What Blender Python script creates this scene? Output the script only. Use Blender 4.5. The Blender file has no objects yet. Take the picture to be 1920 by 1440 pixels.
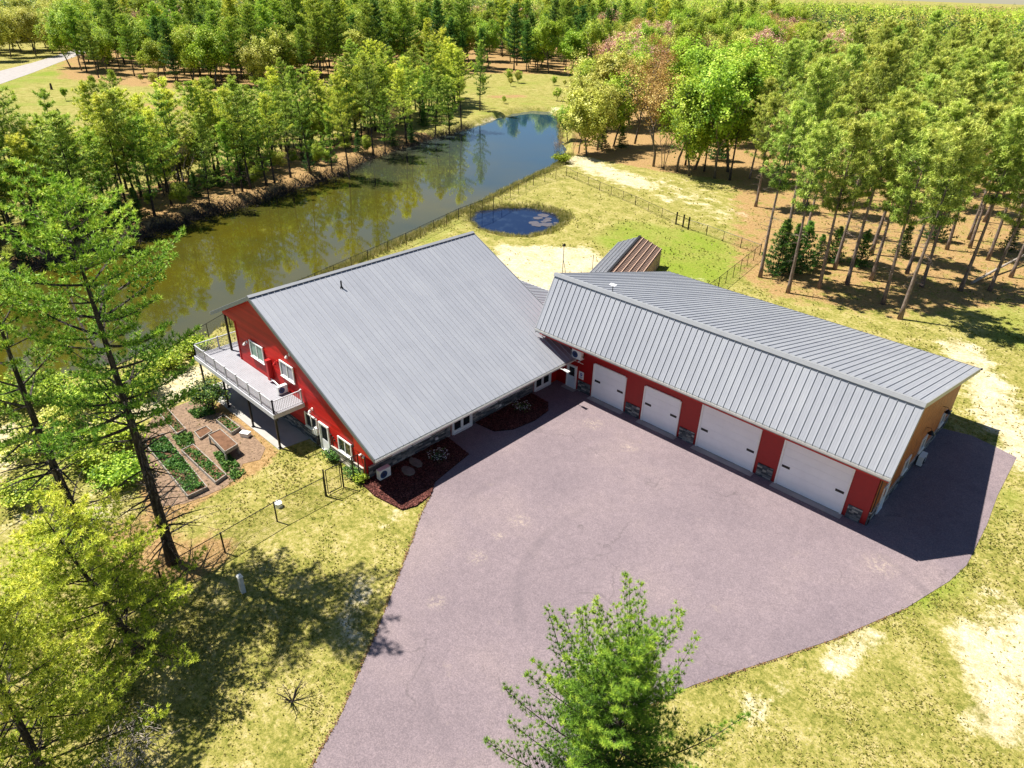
import bpy, math, random
import numpy as np
from mathutils import Vector, Matrix
random.seed(7)
rng = np.random.default_rng(7)
R = math.radians
C = bpy.context.scene.collection
SC = bpy.context.scene

# ------------------------------------------------------------------ camera, sky, sun, exposure
CAM = np.array([2.511, -39.425, 28.748]); YAW, PITCH, ROLL, FOC = 0.7515, 0.5251, 0.02706, 1301.57
_F = np.array([-math.sin(YAW)*math.cos(PITCH), math.cos(YAW)*math.cos(PITCH), -math.sin(PITCH)])
_R0 = np.array([math.cos(YAW), math.sin(YAW), 0.]); _U0 = np.cross(_R0, _F)
_R = _R0*math.cos(ROLL)+_U0*math.sin(ROLL); _U = -_R0*math.sin(ROLL)+_U0*math.cos(ROLL)
cd = bpy.data.cameras.new('camera'); cam = bpy.data.objects.new('camera', cd); C.objects.link(cam)
cd.sensor_width = 36; cd.sensor_fit = 'HORIZONTAL'; cd.lens = FOC/1920*36; cd.clip_start = .1; cd.clip_end = 6000
cam.matrix_world = Matrix(((_R[0], _U[0], -_F[0], CAM[0]), (_R[1], _U[1], -_F[1], CAM[1]), (_R[2], _U[2], -_F[2], CAM[2]), (0, 0, 0, 1)))
SC.camera = cam
SUNV = np.array([.520, .220, -1.])                       # the way the sunlight travels
w = bpy.data.worlds.new('World'); SC.world = w; w.use_nodes = True
nt = w.node_tree; bg = nt.nodes['Background']; sky = nt.nodes.new('ShaderNodeTexSky'); sky.sky_type = 'NISHITA'
sky.sun_disc = False; sky.sun_elevation = R(61.6); sky.sun_rotation = R(247.1); sky.air_density = 1.0; sky.dust_density = .1; sky.ozone_density = 4.0
nt.links.new(sky.outputs[0], bg.inputs[0]); bg.inputs[1].default_value = .05
sl = bpy.data.lights.new('sun', 'SUN'); sun = bpy.data.objects.new('sun', sl); C.objects.link(sun)
sl.energy = 5.0; sl.angle = R(.5); sl.color = (1, .955, .87)
sun.rotation_euler = Vector(SUNV).to_track_quat('-Z', 'Y').to_euler(); sun.location = (-60, -20, 120)
SC.view_settings.view_transform = 'Standard'; SC.view_settings.look = 'None'
SC.view_settings.exposure = .95; SC.view_settings.gamma = 1

def at(px, py, z=0.):
    """world point at height z seen at pixel (px, py) of the 1920 x 1440 photograph"""
    d = _F*FOC+_R*(px-960)-_U*(py-720)
    return CAM+d*((z-CAM[2])/d[2])
def at2(px, py, z=0.):
    p = at(px, py, z); return (float(p[0]), float(p[1]))

# ------------------------------------------------------------------ materials
def nodes(name):
    m = bpy.data.materials.new(name); m.use_nodes = True
    return m, m.node_tree, m.node_tree.nodes['Principled BSDF']
def N(t, typ, **k):
    n = t.nodes.new(typ)
    for a, v in k.items():
        if a in n.inputs.keys(): n.inputs[a].default_value = v
        else: setattr(n, a, v)
    return n
def ramp(t, fac, stops):
    r = t.nodes.new('ShaderNodeValToRGB'); e = r.color_ramp.elements
    while len(e) > 1: e.remove(e[-1])
    e[0].position = stops[0][0]; e[0].color = (*stops[0][1], 1)
    for p, c in stops[1:]:
        q = e.new(p); q.color = (*c, 1)
    t.links.new(fac, r.inputs[0]); return r.outputs[0]
def mixc(t, fac, a, b, mode='MIX'):
    m = t.nodes.new('ShaderNodeMix'); m.data_type = 'RGBA'; m.blend_type = mode
    for s, v in ((0, fac), (6, a), (7, b)):
        if hasattr(v, 'is_linked') or isinstance(v, bpy.types.NodeSocket): t.links.new(v, m.inputs[s])
        else: m.inputs[s].default_value = v if s == 0 else (*v, 1)
    return m.outputs[2]
def math_(t, op, a, b=None, clamp=False):
    m = t.nodes.new('ShaderNodeMath'); m.operation = op; m.use_clamp = clamp
    for i, v in ((0, a), (1, b)):
        if v is None: continue
        if isinstance(v, bpy.types.NodeSocket): t.links.new(v, m.inputs[i])
        else: m.inputs[i].default_value = v
    return m.outputs[0]
def coords(t): return t.nodes.new('ShaderNodeTexCoord').outputs['Object']
def wcoords(t): return t.nodes.new('ShaderNodeNewGeometry').outputs['Position']
def noise(t, scale, detail=4, rough=.55, vec=None, dist=0.):
    n = t.nodes.new('ShaderNodeTexNoise'); n.inputs['Scale'].default_value = scale; n.inputs['Detail'].default_value = detail
    n.inputs['Roughness'].default_value = rough; n.inputs['Distortion'].default_value = dist
    t.links.new(vec if vec is not None else wcoords(t), n.inputs['Vector']); return n.outputs['Fac']
def bump(t, b, h, strength=.3, dist=.02):
    n = t.nodes.new('ShaderNodeBump'); n.inputs['Strength'].default_value = strength; n.inputs['Distance'].default_value = dist
    t.links.new(h, n.inputs['Height']); t.links.new(n.outputs[0], b.inputs['Normal'])
MC = {}
def mat(name, col, rough=.6, metal=0., var=.12, scale=3., bscale=40., bst=.15, spec=.5):
    """plain surface with soft blotches of wear and fine relief"""
    if name in MC: return MC[name]
    m, t, b = nodes(name)
    lo = tuple(c*(1-var) for c in col); hi = tuple(min(1, c*(1+var)) for c in col)
    t.links.new(ramp(t, noise(t, scale, 5, .65), [(.3, lo), (.7, hi)]), b.inputs['Base Color'])
    b.inputs['Roughness'].default_value = rough; b.inputs['Metallic'].default_value = metal
    b.inputs['Specular IOR Level'].default_value = spec
    bump(t, b, noise(t, bscale, 3), bst, .01)
    MC[name] = m; return m
def mat_tint(name, stops, rough=.8, scale=6., bst=.4, spec=.3):
    """colour per piece from the 'tint' attribute, with grain"""
    m, t, b = nodes(name)
    a = t.nodes.new('ShaderNodeAttribute'); a.attribute_name = 'tint'
    f = math_(t, 'ADD', a.outputs['Fac'], math_(t, 'MULTIPLY', math_(t, 'SUBTRACT', noise(t, scale, 5, .7), .5), .7), True)
    t.links.new(ramp(t, f, stops), b.inputs['Base Color'])
    b.inputs['Roughness'].default_value = rough; b.inputs['Specular IOR Level'].default_value = spec
    bump(t, b, noise(t, scale*4, 4), bst, .02)
    MC[name] = m; return m
def mat_leaf(name, stops, hue=.03, trans=.35, val=.25):
    trans *= .65
    m, t, b = nodes(name)
    a = t.nodes.new('ShaderNodeAttribute'); a.attribute_name = 'tint'
    oi = t.nodes.new('ShaderNodeObjectInfo')
    big = noise(t, .35, 2, .5)
    f = math_(t, 'ADD', a.outputs['Fac'], math_(t, 'MULTIPLY', math_(t, 'SUBTRACT', big, .5), .5), True)
    col = ramp(t, f, stops)
    h = t.nodes.new('ShaderNodeHueSaturation')
    t.links.new(math_(t, 'ADD', .5-hue/2, math_(t, 'MULTIPLY', oi.outputs['Random'], hue)), h.inputs['Hue'])
    t.links.new(math_(t, 'ADD', (1.32 if val else 1.)-val/2, math_(t, 'MULTIPLY', oi.outputs['Random'], val)), h.inputs['Value'])
    t.links.new(col, h.inputs['Color'])
    t.links.new(h.outputs[0], b.inputs['Base Color']); b.inputs['Roughness'].default_value = .55
    b.inputs['Specular IOR Level'].default_value = .25
    tr = t.nodes.new('ShaderNodeBsdfTranslucent'); t.links.new(h.outputs[0], tr.inputs[0])
    mx = t.nodes.new('ShaderNodeMixShader'); mx.inputs[0].default_value = trans
    t.links.new(b.outputs[0], mx.inputs[1]); t.links.new(tr.outputs[0], mx.inputs[2])
    t.links.new(mx.outputs[0], t.nodes['Material Output'].inputs[0])
    MC[name] = m; return m

M = {}
M['red'] = mat('red_siding', (.46, .005, .004), .5, var=.10, scale=1.2, bscale=25, bst=.1)
M['red_bounce'] = mat('bounce_lit_boards', (.36, .105, .018), .6, var=.35, scale=2.0, bscale=18, bst=.3)  # red cladding with warm reflected light painted in as orange brown
M['trim'] = mat('white_trim', (.78, .78, .76), .45, var=.05)
M['door'] = mat('white_door', (.80, .81, .84), .4, var=.04, scale=.8, bscale=60, bst=.05)
M['doorblue'] = mat('pale_door', (.62, .72, .80), .4, var=.05)
M['black'] = mat('black_metal', (.012, .012, .014), .4, .3)
M['dark'] = mat('dark_bronze', (.035, .032, .03), .45, .4)
M['gutter'] = mat('gutter_metal', (.55, .55, .53), .35, .4, var=.08)
M['alu'] = mat('grey_metal', (.42, .43, .44), .4, .6, var=.1)
M['concrete'] = mat('concrete', (.38, .36, .33), .85, var=.14, scale=.9, bscale=60, bst=.3)
M['bedwood'] = mat('weathered_boards', (.30, .27, .23), .85, var=.3, scale=4, bscale=30, bst=.5)
M['soil'] = mat('garden_soil', (.16, .085, .05), .95, var=.35, scale=3, bscale=25, bst=.9, spec=.1)
M['rafter'] = mat('new_lumber', (.50, .33, .24), .75, var=.2, scale=5)
M['lath'] = mat('weathered_lath', (.17, .11, .085), .85, var=.35, scale=5)
M['rail'] = mat('grey_white_rail', (.50, .50, .53), .5)
M['deckwood'] = mat('deck_boards', (.29, .285, .31), .7, var=.1, scale=1.5, bscale=40, bst=.2)
M['white'] = mat('white_plastic', (.78, .78, .76), .4, var=.05)
M['rock'] = mat('boulder_stone', (.42, .38, .32), .85, var=.3, scale=4, bscale=14, bst=.8)
M['bone'] = mat('dead_wood', (.34, .29, .24), .85, var=.3, scale=4, bscale=20, bst=.5)
M['post'] = mat('pale_post', (.50, .52, .53), .6, var=.12)
M['soffit'] = mat('soffit', (.30, .29, .28), .6)
M['siding'] = mat_tint('red_lap_boards', [(0, (.36, .003, .003)), (.5, (.46, .005, .004)), (1, (.56, .010, .007))], .5, scale=1.2, bst=.1)
M['stone'] = mat_tint('shaded_ledge_stone', [(0, (.045, .05, .055)), (.35, (.11, .12, .13)), (.7, (.22, .21, .20)), (1, (.40, .38, .34))], .85)  # shaded copy: the dark tones carry the shade on these walls
M['stone_sunlit'] = mat_tint('sunlit_ledge_stone', [(0, (.18, .15, .12)), (.35, (.36, .33, .28)), (.7, (.52, .48, .42)), (1, (.66, .62, .55))], .85)  # lit copy of the dark ledge stone, sunlight put into the paler colour
def bark(name, stops):
    m, t, b = nodes(name)
    mp = t.nodes.new('ShaderNodeMapping'); mp.inputs['Scale'].default_value = (1, 1, .25); t.links.new(coords(t), mp.inputs[0])
    f = noise(t, 9, 6, .7, mp.outputs[0]); t.links.new(ramp(t, f, stops), b.inputs['Base Color'])
    b.inputs['Roughness'].default_value = .9; b.inputs['Specular IOR Level'].default_value = .15; bump(t, b, f, .8, .05); return m
M['bark_dark'] = bark('dark_bark', [(.35, (.020, .016, .013)), (.52, (.055, .045, .038)), (.68, (.16, .14, .125))])
M['bark_red'] = bark('pink_grey_bark', [(.3, (.07, .05, .04)), (.5, (.20, .15, .125)), (.7, (.36, .30, .26))])
M['bark_grey'] = bark('grey_bark', [(.3, (.05, .042, .035)), (.5, (.13, .11, .09)), (.7, (.28, .25, .22))])
# painted metal roofing
m, t, b = nodes('standing_seam_metal'); M['roof'] = m
mp = t.nodes.new('ShaderNodeMapping'); mp.inputs['Scale'].default_value = (5, .35, 1); t.links.new(coords(t), mp.inputs[0])
oi = t.nodes.new('ShaderNodeObjectInfo')
rc = ramp(t, math_(t, 'ADD', math_(t, 'MULTIPLY', noise(t, 1., 5, .7, mp.outputs[0]), .5), math_(t, 'ADD', math_(t, 'MULTIPLY', noise(t, .35, 6, .7), .4), math_(t, 'MULTIPLY', oi.outputs['Random'], .10))), [(.3, (.285, .295, .33)), (.5, (.34, .35, .385)), (.7, (.40, .41, .435))])
t.links.new(rc, b.inputs['Base Color'])
b.inputs['Metallic'].default_value = .2; b.inputs['Roughness'].default_value = .5
bump(t, b, noise(t, 30, 3), .12, .01)
M['slate'] = mat('slate_grey_trim', (.13, .145, .155), .45, .2)
M['cap'] = mat('ridge_metal', (.33, .335, .35), .45, .2, var=.06)
# asphalt
m, t, b = nodes('asphalt'); M['asphalt'] = m
big = noise(t, .12, 5, .6); mid = noise(t, 1.6, 5, .7); fine = noise(t, 16, 4, .85)
c1 = ramp(t, big, [(.28, (.165, .131, .144)), (.5, (.200, .158, .169)), (.72, (.242, .190, .190))])
c2 = mixc(t, .55, c1, ramp(t, mid, [(.25, (.8, .8, .8)), (.75, (1.15, 1.15, 1.15))]), 'MULTIPLY')
c3 = mixc(t, .9, c2, ramp(t, fine, [(.32, (.55, .55, .57)), (.5, (1, 1, 1)), (.68, (1.6, 1.55, 1.5))]), 'MULTIPLY')
# faint curved tyre marks
wv = t.nodes.new('ShaderNodeTexWave'); wv.wave_type = 'RINGS'; wv.rings_direction = 'Z'; wv.inputs['Scale'].default_value = .055; wv.inputs['Distortion'].default_value = 9; wv.inputs['Detail'].default_value = 2; wv.inputs['Detail Scale'].default_value = .3
mp = t.nodes.new('ShaderNodeMapping'); mp.inputs['Location'].default_value = (6, 14, 0); t.links.new(wcoords(t), mp.inputs[0]); t.links.new(mp.outputs[0], wv.inputs[0])
tm = math_(t, 'MULTIPLY', ramp(t, wv.outputs['Fac'], [(.0, (1, 1, 1)), (.05, (0, 0, 0))]), ramp(t, noise(t, .16, 4), [(.48, (0, 0, 0)), (.68, (1, 1, 1))]))
c4 = mixc(t, math_(t, 'MULTIPLY', tm, .35), c3, (.11, .09, .10))
c5 = mixc(t, math_(t, 'MULTIPLY', ramp(t, noise(t, .45, 6, .75), [(.62, (0, 0, 0)), (.75, (1, 1, 1))]), .35), c4, (.34, .27, .22))
# pale stains left by spills
vs = None
for (sx_, sy_, sr) in ((*at2(975, 978), .9), (*at2(895, 1045), .8), (*at2(820, 1130), .7), (*at2(1112, 795), 1.0), (*at2(1650, 1060), 1.2), (*at2(1180, 840), .8), (*at2(935, 1005), .5)):
    v = t.nodes.new('ShaderNodeVectorMath'); v.operation = 'DISTANCE'; t.links.new(wcoords(t), v.inputs[0]); v.inputs[1].default_value = (sx_, sy_, 0)
    f = math_(t, 'SUBTRACT', 1, math_(t, 'DIVIDE', v.outputs['Value'], sr), True)
    vs = f if vs is None else math_(t, 'MAXIMUM', vs, f)
c6 = mixc(t, math_(t, 'MULTIPLY', math_(t, 'MULTIPLY', vs, .9), ramp(t, noise(t, 3.5, 6, .85), [(.48, (0, 0, 0)), (.62, (1, 1, 1))])), c5, (.42, .34, .27))
vo = t.nodes.new('ShaderNodeTexVoronoi'); vo.feature = 'DISTANCE_TO_EDGE'; vo.inputs['Scale'].default_value = .11
dv = t.nodes.new('ShaderNodeVectorMath'); dv.operation = 'ADD'; nz = t.nodes.new('ShaderNodeTexNoise'); nz.inputs['Scale'].default_value = .5; nz.inputs['Detail'].default_value = 4; t.links.new(wcoords(t), nz.inputs[0]); sc_ = t.nodes.new('ShaderNodeVectorMath'); sc_.operation = 'SCALE'; sc_.inputs['Scale'].default_value = 2.5; t.links.new(nz.outputs['Color'], sc_.inputs[0]); t.links.new(wcoords(t), dv.inputs[0]); t.links.new(sc_.outputs[0], dv.inputs[1]); t.links.new(dv.outputs[0], vo.inputs['Vector'])
cr = math_(t, 'MULTIPLY', ramp(t, vo.outputs['Distance'], [(.0, (1, 1, 1)), (.006, (0, 0, 0))]), ramp(t, noise(t, .2, 3), [(.5, (0, 0, 0)), (.56, (1, 1, 1))]))
c7 = mixc(t, math_(t, 'MULTIPLY', cr, .4), c6, (.07, .06, .06))
t.links.new(c7, b.inputs['Base Color']); b.inputs['Roughness'].default_value = .9; b.inputs['Specular IOR Level'].default_value = .25
bump(t, b, fine, .5, .012)
M['mulch'] = mat_tint('red_mulch', [(0, (.022, .009, .008)), (.5, (.080, .027, .022)), (1, (.26, .10, .08))], .95, scale=9, bst=.9, spec=.1)
M['gravel'] = mat('gravel_road', (.33, .30, .28), .9, var=.16, scale=.8, bscale=30, bst=.4)
m, t, b = nodes('pond_water'); M['water'] = m
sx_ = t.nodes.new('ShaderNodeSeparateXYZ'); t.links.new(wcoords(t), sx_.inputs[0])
deep = math_(t, 'ADD', math_(t, 'DIVIDE', math_(t, 'SUBTRACT', sx_.outputs['Y'], 25.), 60.), math_(t, 'MULTIPLY', math_(t, 'SUBTRACT', noise(t, .05, 3), .5), .5), True)  # sky reflection painted into the base colour, bluer toward the far end, not depth
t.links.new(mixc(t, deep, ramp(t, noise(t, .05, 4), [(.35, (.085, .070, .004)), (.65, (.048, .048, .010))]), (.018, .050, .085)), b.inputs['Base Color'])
b.inputs['Roughness'].default_value = .03; b.inputs['IOR'].default_value = 2.0
bump(t, b, noise(t, 2.2, 3, .6), .035, .05)
m, t, b = nodes('small_pond_water'); M['water2'] = m
f = ramp(t, noise(t, .55, 6, .65, dist=.4), [(.55, (0, 0, 0)), (.62, (1, 1, 1))])
t.links.new(mixc(t, math_(t, 'MULTIPLY', f, .35), (.002, .008, .038), (.03, .05, .09)), b.inputs['Base Color'])
b.inputs['Roughness'].default_value = .05; b.inputs['IOR'].default_value = 1.5; bump(t, b, noise(t, 2, 3), .05, .05)
m, t, b = nodes('window_glass'); M['glass'] = m
b.inputs['Base Color'].default_value = (.012, .016, .02, 1); b.inputs['Roughness'].default_value = .04; b.inputs['IOR'].default_value = 1.6
m, t, b = nodes('curtained_glass'); M['glass_g'] = m
t.links.new(ramp(t, noise(t, 1.5, 2), [(.3, (.10, .22, .15)), (.7, (.20, .32, .24))]), b.inputs['Base Color']); b.inputs['Roughness'].default_value = .1
m, t, b = nodes('blinds_glass'); M['glass_b'] = m
t.links.new(ramp(t, noise(t, 1.5, 2), [(.3, (.22, .22, .26)), (.7, (.33, .33, .37))]), b.inputs['Base Color']); b.inputs['Roughness'].default_value = .15
m, t, b = nodes('sign_print'); M['sign_blue'] = m
b.inputs['Base Color'].default_value = (.03, .06, .35, 1)

PINE = [(0, (.018, .045, .008)), (.3, (.080, .155, .016)), (.6, (.25, .355, .040)), (1, (.52, .56, .10))]
M['pine'] = mat_leaf('pine_needles', PINE, hue=.02, trans=.35)
M['pine_near'] = mat_leaf('near_pine_needles', [(0, (.012, .040, .007)), (.3, (.055, .135, .014)), (.6, (.19, .31, .028)), (1, (.46, .52, .06))], hue=.01, trans=.3)
M['pine_y'] = mat_leaf('yellow_pine_needles', [(0, (.04, .08, .010)), (.3, (.19, .27, .025)), (.6, (.47, .52, .055)), (1, (.74, .70, .13))], hue=.01, trans=.4)
M['pine_g'] = mat_leaf('fresh_pine_needles', [(0, (.018, .055, .009)), (.3, (.085, .190, .020)), (.6, (.25, .39, .040)), (1, (.56, .60, .09))], hue=.01, trans=.35)
M['redpine'] = mat_leaf('red_pine_needles', [(0, (.012, .032, .007)), (.3, (.085, .145, .022)), (.6, (.32, .41, .065)), (1, (.60, .62, .15))], hue=.035, trans=.3)
M['dark_conifer'] = mat_leaf('dark_conifer_needles', [(0, (.006, .025, .010)), (.35, (.028, .085, .020)), (.7, (.10, .21, .035)), (1, (.28, .40, .06))], hue=.03, trans=.4)
M['decid'] = mat_leaf('spring_leaves', [(0, (.06, .12, .012)), (.35, (.19, .29, .02)), (.7, (.38, .48, .04)), (1, (.58, .64, .12))], hue=.03, trans=.5)
M['decid_y'] = mat_leaf('yellow_leaves', [(0, (.13, .15, .02)), (.35, (.33, .35, .05)), (.7, (.52, .51, .10)), (1, (.68, .65, .22))], hue=.02, trans=.5)
M['decid_b'] = mat_leaf('brown_buds', [(0, (.12, .06, .02)), (.4, (.30, .17, .05)), (.75, (.46, .30, .09)), (1, (.58, .44, .16))], hue=.03, trans=.4)
M['decid_p'] = mat_leaf('pink_buds', [(0, (.18, .09, .06)), (.4, (.40, .22, .15)), (.75, (.55, .34, .24)), (1, (.66, .48, .36))], hue=.02, trans=.4)
M['crop'] = mat_leaf('garden_leaves', [(0, (.015, .05, .012)), (.5, (.06, .15, .025)), (1, (.20, .30, .06))])
M['grass'] = mat_leaf('grass_blades', [(0, (.08, .12, .014)), (.35, (.24, .24, .04)), (.7, (.46, .40, .13)), (1, (.64, .56, .30))], hue=.0, trans=.4, val=0.)

# ground: dry spring lawn, sand, pine litter, mixed by the 'zones' attribute
m, t, b = nodes('lawn_and_sand'); M['ground'] = m
zn = t.nodes.new('ShaderNodeAttribute'); zn.attribute_name = 'zones'; sp = t.nodes.new('ShaderNodeSeparateColor'); t.links.new(zn.outputs['Color'], sp.inputs[0])
n_big = noise(t, .07, 5, .6); n_mid = noise(t, .5, 6, .7); n_fine = noise(t, 3.2, 6, .8); n_grit = noise(t, 12, 4, .8)
lawn = ramp(t, math_(t, 'ADD', math_(t, 'MULTIPLY', n_mid, .40), math_(t, 'MULTIPLY', n_fine, .60)),
            [(.36, (.070, .090, .014)), (.44, (.175, .175, .034)), (.51, (.295, .262, .072)), (.58, (.40, .335, .145)), (.69, (.54, .455, .27))])
lush = ramp(t, n_fine, [(.3, (.09, .15, .012)), (.7, (.28, .32, .045))])
lf = math_(t, 'ADD', sp.outputs[1], math_(t, 'ADD', math_(t, 'MULTIPLY', math_(t, 'SUBTRACT', n_big, .5), 1.6), math_(t, 'MULTIPLY', math_(t, 'SUBTRACT', n_mid, .5), 1.1)), True)
c = mixc(t, ramp(t, lf, [(.42, (0, 0, 0)), (.85, (1, 1, 1))]), lawn, lush)
litter = ramp(t, n_fine, [(.3, (.15, .09, .035)), (.5, (.32, .20, .085)), (.72, (.48, .33, .17))])
tf = math_(t, 'ADD', sp.outputs[2], math_(t, 'MULTIPLY', math_(t, 'SUBTRACT', n_mid, .5), 1.4), True)
c = mixc(t, ramp(t, tf, [(.38, (0, 0, 0)), (.62, (1, 1, 1))]), c, litter)
sand = ramp(t, math_(t, 'ADD', math_(t, 'MULTIPLY', n_fine, .6), math_(t, 'MULTIPLY', n_mid, .4)), [(.36, (.34, .25, .12)), (.46, (.46, .38, .22)), (.56, (.58, .51, .35)), (.68, (.70, .65, .52))])
sf = math_(t, 'ADD', sp.outputs[0], math_(t, 'MULTIPLY', math_(t, 'SUBTRACT', n_mid, .5), 1.6))
sf = math_(t, 'ADD', sf, math_(t, 'MULTIPLY', math_(t, 'SUBTRACT', n_fine, .5), .5), True)
c = mixc(t, ramp(t, sf, [(.36, (0, 0, 0)), (.7, (1, 1, 1))]), c, sand)
c = mixc(t, 1.0, c, ramp(t, n_grit, [(.36, (.55, .60, .5)), (.48, (1, 1, 1)), (.66, (1.3, 1.26, 1.22))]), 'MULTIPLY')
t.links.new(c, b.inputs['Base Color']); b.inputs['Roughness'].default_value = .95; b.inputs['Specular IOR Level'].default_value = .1
bump(t, b, n_grit, .7, .05)

# ------------------------------------------------------------------ mesh helpers
class MB:
    def __init__(s): s.v = []; s.f = []; s.t = []
    def face(s, pts, tint=None):
        i = len(s.v); s.v += [tuple(map(float, p)) for p in pts]; s.f.append(tuple(range(i, i+len(pts)))); s.t.append(tint)
    def hexa(s, p, tint=None):                        # 8 corners: 4 bottom, 4 top
        i = len(s.v); s.v += [tuple(map(float, q)) for q in p]
        for a in ((3, 2, 1, 0), (4, 5, 6, 7), (0, 1, 5, 4), (1, 2, 6, 5), (2, 3, 7, 6), (3, 0, 4, 7)): s.f.append(tuple(i+k for k in a)); s.t.append(tint)
    def box(s, x0, x1, y0, y1, z0, z1, tint=None):
        s.hexa([(x0, y0, z0), (x1, y0, z0), (x1, y1, z0), (x0, y1, z0), (x0, y0, z1), (x1, y0, z1), (x1, y1, z1), (x0, y1, z1)], tint)
    def bar(s, a, b, wd, h=None, up=(0, 0, 1), tint=None):   # rectangular bar from a to b
        a = Vector(a); b = Vector(b); d = (b-a).normalized(); u = Vector(up)
        if abs(d.dot(u)) > .98: u = Vector((1, 0, 0))
        sx = d.cross(u).normalized()*(wd/2); sy = sx.cross(d).normalized()*((h or wd)/2)
        s.hexa([a-sx-sy, a+sx-sy, b+sx-sy, b-sx-sy, a-sx+sy, a+sx+sy, b+sx+sy, b-sx+sy], tint)
    def tube(s, pts, rad, n=8, cap=True):
        pts = [Vector(p) for p in pts]; rings = []; prev = None
        for k, p in enumerate(pts):
            d = (pts[min(k+1, len(pts)-1)]-pts[max(k-1, 0)]).normalized()
            if prev is None: u = d.orthogonal().normalized()
            else:
                u = prev-d*prev.dot(d); u = u.normalized() if u.length > 1e-5 else d.orthogonal().normalized()
            prev = u; v = d.cross(u); i = len(s.v)
            for q in range(n):
                a = 2*math.pi*q/n; s.v.append(tuple(p+(u*math.cos(a)+v*math.sin(a))*rad[k]))
            rings.append(i)
        for a, b in zip(rings, rings[1:]):
            for q in range(n): s.f.append((a+q, a+(q+1) % n, b+(q+1) % n, b+q)); s.t.append(None)
        if cap: s.f.append(tuple(rings[0]+q for q in range(n))[::-1]); s.f.append(tuple(rings[-1]+q for q in range(n))); s.t += [None, None]
    def prism(s, poly, z0, z1):
        n = len(poly); i = len(s.v); s.v += [(x, y, z0) for x, y in poly]+[(x, y, z1) for x, y in poly]
        s.f.append(tuple(range(i, i+n))[::-1]); s.f.append(tuple(range(i+n, i+2*n)))
        for k in range(n): s.f.append((i+k, i+(k+1) % n, i+n+(k+1) % n, i+n+k))
        s.t += [None]*(n+2)
    def mesh(s, name, m, smooth=False):
        me = bpy.data.meshes.new(name); me.from_pydata(s.v, [], s.f); me.materials.append(m)
        if any(x is not None for x in s.t):
            a = me.attributes.new('tint', 'FLOAT', 'FACE'); a.data.foreach_set('value', [0. if x is None else x for x in s.t])
        if smooth: me.polygons.foreach_set('use_smooth', [True]*len(me.polygons))
        me.update(); return me
    def build(s, name, m, parent=None, stuff=False, smooth=False, label=None):
        return link(name, s.mesh(name, m, smooth), parent, stuff=stuff, label=label, world=True)
def link(name, me, parent=None, loc=(0, 0, 0), rot=(0, 0, 0), scale=1., stuff=False, label=None, world=False):
    o = bpy.data.objects.new(name, me); C.objects.link(o)
    if world and parent is not None:
        w_ = Vector((0, 0, 0)); p = parent
        while p is not None: w_ += Vector(p.location); p = p.parent
        o.location = -w_
    else: o.location = loc
    o.rotation_euler = rot; o.scale = (scale,)*3 if not hasattr(scale, '__len__') else scale
    if parent is not None: o.parent = parent
    if stuff: o['kind'] = 'stuff'
    if label: o['label'] = label
    return o
def tag(o, label, cat, group=None, kind=None):
    o['label'] = label; o['category'] = cat
    if group: o['group'] = group
    if kind: o['kind'] = kind
    return o
def thing(name, label, cat, loc=(0, 0, 0), rz=0., group=None, scale=1.):
    o = bpy.data.objects.new(name, None); C.objects.link(o); o.location = loc; o.rotation_euler = (0, 0, rz); o.scale = (scale,)*3
    o.empty_display_size = .3
    return tag(o, label, cat, group)
def tri_mesh(name, V, tint, m, nper=3):
    """many loose triangles / quads from a numpy array (n*nper, 3) with a tint per face"""
    n = len(V)//nper; me = bpy.data.meshes.new(name); me.vertices.add(len(V)); me.vertices.foreach_set('co', np.ascontiguousarray(V, dtype=np.float32).ravel())
    me.loops.add(len(V)); me.loops.foreach_set('vertex_index', np.arange(len(V), dtype=np.int32))
    me.polygons.add(n); me.polygons.foreach_set('loop_start', np.arange(0, len(V), nper, dtype=np.int32)); me.polygons.foreach_set('loop_total', np.full(n, nper, dtype=np.int32))
    a = me.attributes.new('tint', 'FLOAT', 'FACE'); a.data.foreach_set('value', np.ascontiguousarray(tint, dtype=np.float32))
    me.materials.append(m); me.update(); return me
def struct(name, o): o['kind'] = 'structure'; return o
def unit(a): return a/np.maximum(np.linalg.norm(a, axis=-1, keepdims=True), 1e-9)
def inpoly(x, y, poly):
    r = np.zeros(np.shape(x), bool); n = len(poly); j = n-1
    for i in range(n):
        xi, yi = poly[i]; xj, yj = poly[j]
        c = ((yi > y) != (yj > y)) & (x < (xj-xi)*(y-yi)/((yj-yi) or 1e-9)+xi); r ^= c; j = i
    return r
def polydist(x, y, pts, closed=True):
    d = np.full(np.shape(x), 1e9); n = len(pts)
    for i in range(n if closed else n-1):
        ax, ay = pts[i]; bx, by = pts[(i+1) % n]; dx, dy = bx-ax, by-ay; L = dx*dx+dy*dy or 1e-9
        q = np.clip(((x-ax)*dx+(y-ay)*dy)/L, 0, 1); d = np.minimum(d, np.hypot(x-ax-q*dx, y-ay-q*dy))
    return d

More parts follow.
